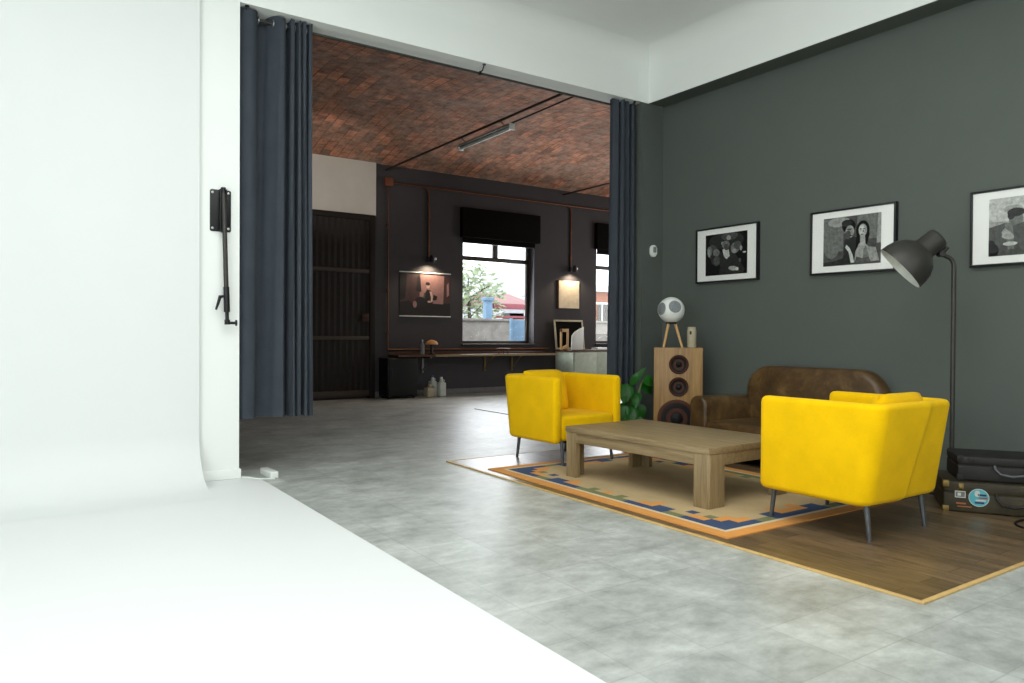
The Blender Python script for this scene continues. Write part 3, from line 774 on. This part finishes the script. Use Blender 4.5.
s2 = [(2, 'p', FULL), (3, 'p', [(0, .3), (.36, .3), (.36, .98), (0, .98)]), (1, 'p', [(0, 0), (.4, 0), (.4, .16), (.2, .1), (0, .08)]), (4, 'e', .28, .9, .2, .1), (3, 'e', .15, .35, .13, .2), (3, 'p', [(.6, .5), (1, .5), (1, 1), (.6, 1)]), (4, 'p', [(.93, .4), (1, .4), (1, 1), (.95, 1)]),
      (3, 'p', [(0, .66), (.42, .66), (.42, .68), (0, .68)]), (1, 'p', [(.36, .02), (.38, .5), (.44, .6), (.62, .55), (.62, .02)]), (0, 'e', .455, .8, .12, .13), (1, 'e', .42, .86, .09, .07), (4, 'e', .475, .68, .075, .13), (2, 'e', .445, .62, .05, .09), (1, 'e', .475, .73, .05, .012), (1, 'e', .5, .6, .03, .012),
      (5, 'p', [(.42, .42), (.48, .34), (.53, .2), (.56, .04), (.5, .04), (.46, .26), (.40, .36)]), (0, 'e', .70, .68, .115, .2), (0, 'p', [(.6, .7), (.58, .3), (.66, .2), (.76, .34), (.82, .6)]), (4, 'p', [(.64, .42), (.74, .42), (.8, .34), (.92, .32), (.98, .05), (.56, .02), (.58, .26)]), (4, 'e', .70, .68, .072, .13), (5, 'e', .685, .69, .05, .10), (4, 'p', [(.655, .6), (.74, .6), (.75, .38), (.66, .32)]),
      (2, 'e', .665, .71, .02, .012), (2, 'e', .725, .71, .02, .012), (2, 'e', .692, .60, .024, .011), (3, 'e', .715, .66, .012, .03), (3, 'p', [(.7, .02), (.72, .3), (.76, .36), (.8, .2), (.84, .02)]), (2, 'p', [(.56, .02), (.6, .16), (.7, .12), (.8, .14), (.86, .02)])]
framed('framed photograph of a couple side by side, above the sofa behind the lamp shade', 3.455, 1.857, .74, .535, .50, .40, -.0, s2, .006)
s3 = [(4, 'p', FULL), (5, 'p', [(0, .6), (1, .55), (1, 1), (0, 1)]), (4, 'e', .3, .8, .12, .06), (2, 'p', [(0, 0), (0, .5), (.1, .53), (.22, .57), (.3, .5), (.42, .52), (.5, .2), (.5, 0)]), (3, 'p', [(.2, .56), (.3, .56), (.32, .1), (.24, .1)]), (4, 'p', [(.16, .4), (.2, .48), (.3, .36), (.34, .3), (.18, .34)]),
      (3, 'e', .34, .62, .09, .12), (1, 'e', .34, .73, .11, .075), (1, 'e', .28, .68, .045, .07), (2, 'p', [(.3, .5), (.45, .56), (.56, .4), (.6, 0), (.34, 0)]), (5, 'e', .27, .2, .09, .035), (4, 'e', .24, .32, .08, .04, -.3), (0, 'e', .05, .1, .08, .12), (0, 'e', .03, .22, .05, .06), (4, 'e', .62, .45, .1, .09), (2, 'e', .62, .6, .11, .12), (3, 'p', [(.5, 0), (.56, .38), (.74, .4), (.86, 0)]), (5, 'e', .58, .25, .07, .04)]
framed('framed photograph of a man with bowed head, partly cut off right of the lamp', 2.175, 1.836, .74, .535, .50, .40, 0, s3)

# ------------------------------------------------------------------ motion sensor, boom arm, power strip
t = thing('motion_sensor', 'small white motion sensor high on the slate pier beside the curtain', 'sensor', (5.565, YP, 1.89))
b = B(); prism(b, rrect(-.036, .036, 0, .125, .03, 6), 'y', -.038, 0, .012, seg=3); obj('housing', b, M['ctile'], t)
b = B(); prism(b, rrect(-.022, .022, .045, .105, .012, 4), 'y', -.043, -.036, .003); obj('lens', b, M['greyfab'], t)

def boom():
    t = thing('boom_arm', 'black folding boom arm screwed to the white partition', 'wall arm', (1.247, YP, 1.10))
    b = B(); prism(b, rrect(-.071, .073, .70, 1.0, .012), 'y', -.008, 0, .002); plate = obj('wall_plate', b, M['black'], t)
    b = B(); box(b, -.012, -.006, -.06, -.008, .70, 1.0, .001); box(b, .03, .036, -.06, -.008, .70, 1.0, .001); tube(b, [(.012, -.045, .69), (.012, -.045, 1.012)], .017, 16); obj('hinge', b, M['black'], t)
    for x in (-.055, .0555):
        for z in (.722, .978):
            b = B(); lathe(b, [(.009, 0), (.009, .004), (0, .006)], 12, 0, Matrix.Translation((x, -.008, z))@Matrix.Rotation(PI/2, 4, 'X')); obj('screw', b, M['steel'], plate)
    b = B(); tube(b, [(.012, -.052, .97), (.030, -.06, .26)], .0165, 16); obj('upper_tube', b, M['lamp'], t)
    b = B(); tube(b, [(.029, -.06, .30), (.034, -.062, .12)], .021, 16); tube(b, [(.034, -.062, .13), (.036, -.063, .04)], .013, 14); sl = obj('sleeve', b, M['black'], t)
    b = B(); tube(b, [(.03, -.06, .235), (-.018, -.075, .228)], .010, 10); tube(b, [(-.014, -.075, .235), (-.03, -.078, .18), (-.045, -.08, .135)], [.012, .010, .007], 10); obj('lever', b, M['black'], sl)
    b = B(); tube(b, [(.036, -.063, .065), (.036, -.063, .03)], .019, 14); tube(b, [(.036, -.063, .042), (.09, -.07, .042)], .010, 12); lathe(b, [(.004, 0), (.022, .004), (.022, .012), (.004, .016)], 14, 0, Matrix.Translation((.088, -.07, .042))@Matrix.Rotation(PI/2, 4, 'Y')); obj('spigot', b, M['black'], t)
boom()
t = thing('power_strip', 'small white power socket block on the floor by the cove edge', 'power strip', (1.594, 5.575, 0), 0.071)
b = B(); box(b, -.03, .03, -.115, .115, 0, .052, .008, 3); obj('socket_block', b, M['ctile'], t)
b = B(); tube(b, [(0, -.11, .012), (-.015, -.15, .008), (-.09, -.13, .011), (-.15, -.03, .011), (-.20, .06, .011)], .005, 8); obj('cord', b, M['ctile'], t)

# ------------------------------------------------------------------ curtains and rod
ROD = (YP+.105, 3.425)
def rod():
    t = thing('curtain_rod', 'thin grey curtain rod under the white beam across the opening', 'curtain rod', (3.4, ROD[0], ROD[1]))
    b = B(); tube(b, [(-2.0, 0, 0), (1.985, 0, 0)], .011, 12); obj('rod', b, M['lamp'], t)
    for x in (.10, -1.96, 1.93):
        b = B(); tube(b, [(x, -.0, .012), (x, -.045, .012), (x, -.075, .056)], .006, 8); lathe(b, [(.016, .052), (.016, .0595)], 12, 0, Matrix.Translation((x, -.075, 0))); tube(b, [(x-.008, 0, 0), (x+.008, 0, 0)], .017, 12); obj('bracket', b, M['black'], t)
rod()
def curtain(label, keys, zbot, nz, flare, eyelets, sx=1):
    """keys: plan points of the cloth's folds, left to right; cloth hangs from eyelets on the rod"""
    x0, x1 = keys[0][0], keys[-1][0]; xc = (x0+x1)/2
    t = thing('curtain', label, 'curtain', (xc, ROD[0], zbot))
    P = []
    for i in range(len(keys)-1):                            # Catmull-Rom through the keys
        p = [Vector(keys[max(0, min(len(keys)-1, i+k))]) for k in (-1, 0, 1, 2)]
        for s in range(6):
            u = s/6; P.append(.5*((2*p[1])+(-p[0]+p[2])*u+(2*p[0]-5*p[1]+4*p[2]-p[3])*u*u+(-p[0]+3*p[1]-3*p[2]+p[3])*u**3))
    P.append(Vector(keys[-1])); b = B(); H = 3.474-zbot; cols = []
    P = [Vector((x0+(q.x-x0)*sx, q.y)) for q in P]
    for k, q in enumerate(P):
        col = []
        for j in range(nz+1):
            s = j/nz; z = H*(1-s); fl = 1+flare*s**1.5; amp = 1+.18*s
            x = (q.x-xc)*fl+.006*math.sin(k*.9+s*4); y = q.y*amp+.006*math.sin(k*.35+3*s)
            if j == 0: z += .008*math.sin(k*.5)
            col.append(b.verts.new((x, y, z)))
        cols.append(col)
    for a, c in zip(cols, cols[1:]):
        for j in range(nz): b.faces.new((a[j], a[j+1], c[j+1], c[j]))
    bmesh.ops.solidify(b, geom=b.faces[:], thickness=.004)
    cl = obj('cloth', b, M['curtain'], t, sharp=1.4)
    for x in eyelets:
        b = B(); n = 20
        tube(b, [(x-xc, .026*math.cos(2*PI*i/n), H-.049+.026*math.sin(2*PI*i/n)) for i in range(n+1)], .005, 8); obj('eyelet', b, M['steel'], cl)
lk = [(1.36, .05), (1.42, -.055), (1.515, -.06), (1.565, .05), (1.63, .045), (1.70, -.035), (1.755, -.05), (1.775, .04), (1.795, .05), (1.815, -.05), (1.835, -.055), (1.85, .04), (1.868, -.05), (1.888, -.055), (1.902, .045), (1.918, -.05), (1.938, -.052), (1.95, .03), (1.962, -.045), (1.985, -.05), (1.995, .0)]
curtain('slate blue curtain gathered beside the white partition', lk, .43, 24, .03, (1.54, 1.65, 1.745, 1.815, 1.86, 1.905), .925)
rk = [(5.06, .0), (5.075, -.055), (5.13, -.06), (5.15, .05), (5.165, -.05), (5.205, -.055), (5.225, .05), (5.245, -.05), (5.275, -.055), (5.30, .05), (5.32, -.05), (5.345, -.05), (5.38, .03), (5.40, .04)]
curtain('slate blue curtain gathered beside the slate pier and the green plant', rk, .43, 24, .10, (5.14, 5.215, 5.285, 5.345))

# ------------------------------------------------------------------ back room: iron ties, tube lamp, conduit, wall lamps
for k, (x, lab) in enumerate(((5.22, 'dark iron tie rod under the vault, carrying the tube lamp'), (9.0, 'dark iron tie rod under the vault near the slate curtain'))):
    b = B(); tube(b, [(0, YB-.0, 0), (0, YF, 0)], .016, 10); o = obj('tie_rod', b, M['iron']); o.location = (x, 0, 3.83); tag(o, lab, 'tie rod', 'iron tie rods')
def tube_lamp():
    t = thing('tube_lamp', 'switched off fluorescent tube lamp hanging along the iron tie rod', 'ceiling lamp', (5.30, 8.5, 3.70))
    b = B(); prism(b, [(-.03, .075), (.03, .075), (.055, .035), (-.055, .035)], 'y', -.66, .66, .003); obj('housing', b, M['steel'], t)
    b = B(); tube(b, [(0, -.64, .015), (0, .64, .015)], .022, 14); obj('tube', b, M['tube'], t)
    for y in (-.65, .65):
        b = B(); box(b, -.045, .045, y-.012, y+.012, -.012, .07, .004); obj('end_cap', b, M['ctile'], t)
    for y in (-.5, .5):
        b = B(); tube(b, [(0, y, .07), (-.08, y, .125)], .006, 8); obj('hanger', b, M['iron'], t)
tube_lamp()
b = B(); tube(b, [(5.32, YB, 3.80), (5.31, 9.2, 3.77)], .011, 8); tag(obj('ceiling_cable', b, M['iron']), 'thin brown cable running alongside the tie rod to the tube lamp', 'cable')

YC = YF-.022
def conduit():
    t = thing('copper_conduit', 'copper conduit looping round the charcoal wall from a brown box', 'pipe', (5.25, YF, 0))
    X = 5.25; b = B(); y = -.022
    tube(b, [(0, y, 3.62), (5.6, y, 3.62)], .019, 10)
    tube(b, [(0, y, 3.62), (0, y, .80)], .012, 10)
    tube(b, [(0, y, .80), (3.4, y, .80)], .018, 10)
    for x in (.765, 3.925):
        tube(b, [(x-.13, y, 3.62), (x-.06, y, 3.60), (x-.012, y, 3.55), (x, y, 3.48), (x, y, 2.41)], .017, 10)
    obj('pipe', b, M['copper'], t)
    b = B(); box(b, -.075, .075, -.07, 0, 3.55, 3.69, .006); obj('junction_box', b, M['rust'], t)
    for x, z in ((0, 2.9), (0, 1.8), (0, 1.1), (.765, 3.1), (.765, 2.6), (3.925, 3.1), (3.925, 2.6)):
        b = B(); box(b, x-.028, x+.028, -.045, 0, z-.012, z+.012, .003); obj('pipe_clip', b, M['copper'], t)
conduit()
def wall_lamp(x, label):
    t = thing('wall_lamp', label, 'wall lamp', (x, YF, 2.30), 0, 'black spot lamps on the charcoal wall')
    b = B(); box(b, -.035, .035, -.05, 0, .02, .12, .008); obj('back_plate', b, M['black'], t)
    b = B(); tube(b, [(0, -.05, .07), (0, -.13, .06)], .010, 10); obj('bracket', b, M['black'], t)
    b = B(); m = Matrix.Translation((0, -.15, .06))
    lathe(b, [(0, .075), (.03, .072), (.038, .05), (.05, -.05), (.047, -.05), (.035, .04), (0, .045)], 24, 0, m); obj('lamp_head', b, M['black'], t)
    b = B(); lathe(b, [(0, .03), (.03, .02), (.032, -.01), (.02, -.03), (0, -.035)], 16, 0, m); obj('bulb', b, emit_mat('warm_bulb', (255, 226, 180), 6), t)
    b = B(); lathe(b, [(0, -.02), (.022, -.015), (.022, .02), (0, .03)], 14, 0, Matrix.Translation((.085, -.11, .075))); tube(b, [(.0, -.11, .075), (.075, -.11, .075)], .008, 8); obj('socket', b, M['steel'], t)
    ld = bpy.data.lights.new('wall_lamp_light', 'SPOT'); ld.energy = 24; ld.color = (1, .82, .58); ld.spot_size = 2.5; ld.spot_blend = .55; ld.shadow_soft_size = .03
    o = bpy.data.objects.new('wall_lamp_light', ld); link(o); o.location = (x, YF-.15, 2.298); o.rotation_euler = (.12, 0, 0)
wall_lamp(6.015, 'black spot lamp on copper conduit above the dark poster')
wall_lamp(9.175, 'black spot lamp on copper conduit above the pale print')

t = thing('poster', 'dark rose poster of a seated figure hung between two rails', 'poster', (5.965, YF, 1.37))
PM = [M['p0'], M['p1'], M['p2'], M['p3'], M['g2']]
sp = [(1, 'p', FULL), (0, 'p', [(0, 0), (1, 0), (1, .32), (.6, .3), (.3, .38), (0, .3)]), (2, 'p', [(.38, .3), (.86, .28), (.88, .95), (.4, .97)]), (2, 'e', .66, .74, .2, .2), (1, 'p', [(.86, .3), (1, .3), (1, 1), (.88, 1)]), (2, 'p', [(.93, .45), (.98, .5), (.97, .8), (.93, .75)]), (0, 'p', [(.32, .58), (.34, .9), (.37, .96), (.4, .88), (.42, .55)]),
      (0, 'p', [(0, .35), (.1, .4), (.14, .95), (0, 1)]), (1, 'p', [(.2, .3), (.3, .3), (.3, .9), (.22, .95)]), (0, 'p', [(.46, .1), (.48, .5), (.53, .62), (.6, .6), (.64, .4), (.66, .1)]), (3, 'e', .55, .70, .035, .06), (0, 'e', .545, .75, .045, .04), (3, 'p', [(.58, .58), (.63, .55), (.66, .36), (.6, .3), (.61, .42)]), (4, 'p', [(.47, .55), (.5, .5), (.48, .34), (.45, .36)]), (0, 'e', .4, .3, .12, .14), (2, 'e', .29, .26, .04, .08), (0, 'p', [(.66, .5), (.74, .46), (.72, .38), (.64, .36)]), (3, 'e', .57, .33, .03, .025)]
bm_art = B(); art(bm_art, .98, .74, sp, 0); bmesh.ops.translate(bm_art, vec=(0, -.0065, .39), verts=bm_art.verts[:])
b = B(); box(b, -.49, .49, -.006, 0, .02, .76); obj('backing', b, M['p0'], t)
obj('poster_print', bm_art, PM, t, smooth=False)
for z in (.008, .765):
    b = B(); box(b, -.50, .50, -.022, 0, z-.009, z+.009, .003); obj('rail', b, M['ctile'], t)
t = thing('wall_print', 'pale beige print with dark side edges lit by the second spot lamp', 'picture', (9.125, YF, 1.585))
b = B(); box(b, -.27, .27, -.03, 0, 0, .56, .003); obj('picture_frame', b, M['dwood'], t)
b = B(); box(b, -.245, .262, -.034, -.029, .012, .55); 
obj('print', b, M['paleprint'], t)

# roller blinds
for i, (x0, x1, lab) in enumerate(((6.655, 8.375, 'black roller blind half lowered over the window with the street view'), (9.80, 11.46, 'black roller blind mostly hidden behind the slate curtain'))):
    t = thing('roller_blind', lab, 'blind', ((x0+x1)/2, YF, 2.7), 0, 'roller blinds'); hw = (x1-x0)/2
    b = B(); box(b, -hw, hw, -.10, 0, .115, .64, .006); obj('pelmet', b, M['blind'], t)
    b = B(); box(b, -hw+.05, hw-.08, -.03, -.022, .03, .13); obj('cloth', b, M['blind'], t)
    b = B(); tube(b, [(-hw+.05, -.026, .025), (hw-.08, -.026, .025)], .013, 10); obj('bottom_bar', b, M['black'], t)

# shelf, black box, bottles, things on the shelf
def shelf():
    t = thing('wall_shelf', 'long dark wooden shelf on brackets along the charcoal wall', 'shelf', (7.06, YF, 0))
    b = B(); box(b, -1.79, 1.52, -.40, -.02, .685, .72, .004); obj('shelf_board', b, M['dwood'], t)
    b = B(); box(b, -1.79, 1.52, -.02, 0, .72, .76, .003); obj('back_strip', b, M['dwood'], t)
    b = B(); box(b, -1.1, 1.52, -.404, -.398, .685, .72); obj('edge_strip', b, M['oak'], t)
    for x in (-1.15, .12, .72):
        b = B(); box(b, x-.015, x+.015, -.33, -.02, .66, .685, .002); box(b, x-.015, x+.015, -.03, 0, .40, .685, .002); tube(b, [(x, -.30, .665), (x, -.02, .43)], .009, 8); obj('bracket', b, M['brass'] if x > 0 else M['steel'], t)
shelf()
t = thing('black_cabinet', 'black boxy cabinet on the floor under the shelf end by the door', 'cabinet', (5.36, 11.12, 0), 0)
b = B(); box(b, -.27, .27, -.0, .36, .03, .672, .012, 3); obj('body', b, M['blackp'], t)
b = B(); box(b, -.255, .255, -.03, 0, .05, .655, .010, 3); dr = obj('door', b, M['black'], t)
b = B(); tube(b, [(-.215, -.03, .5), (-.215, -.055, .5), (-.215, -.055, .34), (-.215, -.03, .34)], .007, 8); obj('handle', b, M['black'], dr)
for x in (-.22, .22):
    for y in (.04, .31):
        b = B(); lathe(b, [(.022, 0), (.022, .032)], 12, 0, Matrix.Translation((x, y, 0))); obj('foot', b, M['blackp'], t)
def jug(label, loc, w, d, h, cap, m):
    t = thing('plastic_jug', label, 'bottle', loc, .2, 'cleaning bottles under the shelf')
    b = B(); box(b, -w, w, -d, d, 0, h*.72, min(w, d)*.35, 4); lathe(b, [(min(w, d)*.9, h*.70), (min(w, d)*.55, h*.82), (min(w, d)*.38, h*.86), (min(w, d)*.38, h*.92)], 16); obj('body', b, m, t)
    b = B(); lathe(b, [(min(w, d)*.45, h*.90), (min(w, d)*.45, h), (0, h)], 14); obj('cap', b, cap, t)
    b = B(); tube(b, [(w*.75, 0, h*.68), (w*1.0, 0, h*.82), (w*.35, 0, h*.86)], .009, 8); obj('handle', b, m, t)
jug('squat cream plastic jug on the floor beside the black cabinet', (5.90, 11.2, 0), .085, .06, .22, M['tin'], M['tin'])
jug('milky white bottle on the floor, right of the squat jug', (6.11, 11.17, 0), .07, .055, .335, M['ctile'], M['jug'])
jug('milky bottle with blue cap standing behind the other two jugs', (6.03, 11.34, 0), .06, .05, .36, M['jugb'], M['jug'])
t = thing('spray_bottle', 'slim clear grey bottle on the shelf by the small tan lamp', 'bottle', (5.80, 11.28, .72))
b = B(); lathe(b, [(.036, 0), (.038, .01), (.038, .16), (.018, .20), (.014, .22)], 18); obj('body', b, M['greyfab'], t)
b = B(); lathe(b, [(.018, .215), (.018, .25), (0, .255)], 14); obj('cap', b, M['steel'], t)
t = thing('table_lamp', 'small lamp with tan mushroom shade on the shelf end', 'table lamp', (5.97, 11.26, .72))
b = B(); lathe(b, [(.055, 0), (.055, .012), (.03, .02), (.022, .03), (.022, .17)], 20); obj('stand', b, M['black'], t)
b = B(); lathe(b, [(.105, .17), (.11, .18), (.085, .225), (.03, .25), (0, .252)], 24); obj('shade', b, M['brownfoam'], t)
t = thing('trestle_stand', 'tiny brown three legged stand on the shelf under the window', 'stand', (7.44, 11.25, .72))
b = B(); box(b, -.13, .13, -.035, .035, .085, .10, .004); obj('top', b, M['copper'], t)
for x in (-.10, 0, .10):
    b = B(); tube(b, [(x, 0, .087), (x, 0, 0)], .012, 8); obj('leg', b, M['copper'], t)

# pale cabinet with things on it
def pale_cabinet():
    t = thing('sideboard', 'pale grey green sideboard with dark top behind the far armchair', 'cabinet', (9.40, 11.2, 0))
    b = B(); box(b, -.60, .56, -.28, .27, .0, .75, .004); obj('carcass', b, M['cabg'], t)
    b = B(); box(b, -.63, .60, -.30, .28, .752, .785, .003); obj('countertop', b, M['dwood'], t)
    for x in (-.295, .255):
        b = B(); box(b, x-.273, x+.273, -.296, -.281, .09, .735, .001); obj('door', b, M['cabg'], t)
    b = B(); box(b, -.58, .54, -.285, -.27, 0, .08); obj('plinth', b, M['cabg'], t)
pale_cabinet()
t = thing('leaning_picture', 'dark picture in a pale frame leaning on the charcoal wall above the sideboard', 'picture', (9.06, 11.31, .789), 0)
t.rotation_euler.x = -.14
b = B(); w, h, f = .36, .58, .035
box(b, -w, w, 0, .02, 0, f, .003); box(b, -w, w, 0, .02, h-f, h, .003); box(b, -w, -w+f, 0, .02, f, h-f, .003); box(b, w-f, w, 0, .02, f, h-f, .003); obj('picture_frame', b, M['tin'], t)
b = B(); box(b, -w+f, w-f, .006, .016, f, h-f); obj('picture_pane', b, M['blind'], t)
t = thing('display_board', 'white board with curved top edge standing before the dark leaning picture', 'board', (9.08, 11.14, .785), 0)
b = B(); prism(b, [(-.14, 0), (.15, 0), (.165, .44), (.05, .40), (-.06, .34), (-.13, .27)], 'y', 0, .02, .002); obj('board', b, M['ctile'], t)
b = B(); box(b, -.10, .12, .02, .07, 0, .012, .002); obj('foot', b, M['ctile'], t)
t = thing('wooden_bracket', 'small pale wooden frame before the dark leaning picture, left of the white board', 'frame', (8.76, 11.14, .785), .0)
b = B(); box(b, -.09, -.05, 0, .02, 0, .40, .003); box(b, .07, .11, 0, .02, 0, .34, .003); obj('upright', b, M['beech'], t)
b = B(); box(b, -.09, .11, 0, .02, .34, .40, .003); obj('crosspiece', b, M['beech'], t)
b = B(); prism(b, [(-.05, .0), (-.05, .05), (.07, .1), (.07, .05)], 'y', .0, .02); obj('brace', b, M['beech'], t)
b = B(); box(b, -.14, .14, -.09, .09, 0, .035, .006); o = obj('white_tray', b, M['ctile']); o.location = (9.58, 11.05, .785); tag(o, 'flat white box at the right end of the sideboard top', 'box')

# ------------------------------------------------------------------ outside the windows
b = B(); box(b, -2, 60, YF+.28, 70, -.4, -.05); struct('ground_yard', b, M['yard'])
def xr(px, Y): return Y*math.tan(YAW+math.atan((px-512)/FPX))
def zz(px, py, Y): 
    X = xr(px, Y); d = math.sin(YAW)*X+math.cos(YAW)*Y; return CAMH+(334.5-py)/FPX*d
b = B(); box(b, 4, 40, 16.5, 16.7, -.05, zz(480, 321, 16.5), .01); box(b, 4, 40, 16.45, 16.75, zz(480, 321, 16.5), zz(480, 321, 16.5)+.06, .01); tag(obj('yard_wall', b, M['ywall']), 'low rough concrete wall outside the window', 'wall')
t = thing('gate_post', 'blue steel post standing beyond the yard wall outside the window', 'post', (xr(487.5, 17.2), 17.2, -.05))
b = B(); box(b, -.10, .10, -.09, .09, 0, zz(487, 301, 17.2)+.05, .01); obj('post', b, M['yblue'], t)
b = B(); box(b, -.14, .14, -.12, .12, zz(487, 301, 17.2)+.05, zz(487, 297.5, 17.2)+.05, .01); obj('post_cap', b, M['yblue'], t)
t = thing('blue_gate', 'blue steel gate leaf outside, low at the right of the window', 'gate', (xr(517, 15.2), 15.2, -.05))
b = B(); box(b, -.16, .5, -.03, .03, .1, zz(516, 320, 15.2)+.05, .01); obj('gate_panel', b, M['yblue'], t)
b = B()
box(b, -.2, -.15, -.05, .05, 0, zz(516, 318.5, 15.2)+.05, .005); obj('gate_upright', b, M['yblue'], t)
t = thing('red_barrier', 'red and white barrier beam crossing outside the window', 'barrier', (xr(506, 19), 19, -.05))
z = zz(506, 306.5, 19)+.05
b = B(); box(b, -.62, .78, -.04, .04, z-.08, z+.08, .008); obj('beam', b, M['yred'], t)
b = B(); box(b, -.62, .78, -.03, .03, z-.36, z-.29, .008); obj('lower_beam', b, M['yred'], t)
for x in (-.6, .74):
    b = B(); box(b, x-.05, x+.05, -.03, .03, 0, z+.1, .005); obj('post', b, M['ctile'], t)
def house(name, label, px0, px1, pt, pr, Y, mw, mr):
    x0, x1 = xr(px0, Y), xr(px1, Y); zt, zr = zz(px0, pt, Y), zz(px0, pr, Y); t = thing(name, label, 'house', ((x0+x1)/2, Y, -.05)); w = (x1-x0)/2
    b = B(); box(b, -w, w, 0, 5, 0, zt); obj('wall', b, mw, t)
    b = B(); prism(b, [(-.3, zt), (5.3, zt), (2.5, zr)], 'x', -w-.2, w+.2); obj('roof', b, mr, t)
    for q in (-.5, .0, .5):
        b = B(); box(b, w*q-.5, w*q+.5, -.06, .0, zt-1.6, zt-.5); obj('window', b, M['g2'], t)
house('grey_house', 'hazy grey house with dusty red roof seen through the window', 503, 530, 303, 290, 34, M['ygrey'], M['yroof'])
house('orange_house', 'orange rendered house seen through the second window', 594, 640, 290, 278, 24, M['yorange'], M['ygrey'])
# a hazy hill far behind
b = B(); pts = []
for i in range(25):
    px = 440+i*9; h = 300-34*math.exp(-((px-512)/34.0)**2)-8*math.sin(px*.05); pts.append((xr(px, 60), zz(px, h, 60)))
prism(b, [(pts[0][0], -1)]+pts+[(pts[-1][0], -1)], 'y', 60, 68); o = struct('ground_hill', b, M['ygrey'])
def tree(label, px, Y, hgt, rad, n):
    t = thing('street_tree', label, 'tree', (xr(px, Y), Y, -.05))
    b = B(); tube(b, [(0, 0, 0), (.05, 0, hgt*.4), (0, .05, hgt*.75), (-.04, 0, hgt*.95)], [.09, .07, .04, .015], 10)
    for k in range(7):
        a = k*2.4; z = hgt*(.4+.07*k); tube(b, [(0, 0, z), (math.cos(a)*rad*.6, math.sin(a)*rad*.6, z+hgt*.14)], [.03, .01], 6)
    obj('trunk', b, M['bark'], t)
    b = B(); rnd = random.Random(3)
    for k in range(n):
        a, u, q = rnd.uniform(0, 2*PI), rnd.uniform(-1, 1), rnd.random()**.4
        s_ = math.sqrt(1-u*u); p = Vector((s_*math.cos(a)*rad*q, s_*math.sin(a)*rad*q, hgt*.72+u*hgt*.42*q))
        d = Vector((rnd.uniform(-1, 1), rnd.uniform(-1, 1), rnd.uniform(-.6, .6))).normalized(); e = d.orthogonal().normalized(); L = rnd.uniform(.07, .13)
        vs = [b.verts.new(p+d*L), b.verts.new(p+e*L*.45), b.verts.new(p-d*L), b.verts.new(p-e*L*.45)]; b.faces.new(vs)
    obj('foliage', b, M['tleaf'], t, smooth=False)
tree('loose leafed tree outside at the left of the window', 469, 19.5, zz(469, 272, 19.5), 1.15, 1100)
t = thing('railing', 'white railing outside the second window, before the orange house', 'railing', (xr(602, 18), 18, -.05))
zt = zz(602, 303, 18)+.05
b = B(); tube(b, [(-1.2, 0, zt), (1.2, 0, zt)], .03, 8); tube(b, [(-1.2, 0, zt*.72), (1.2, 0, zt*.72)], .02, 8); obj('rail', b, M['ctile'], t)
for k in range(9):
    b = B(); tube(b, [(-1.2+.3*k, 0, 0), (-1.2+.3*k, 0, zt)], .02, 6); obj('post', b, M['ctile'], t)
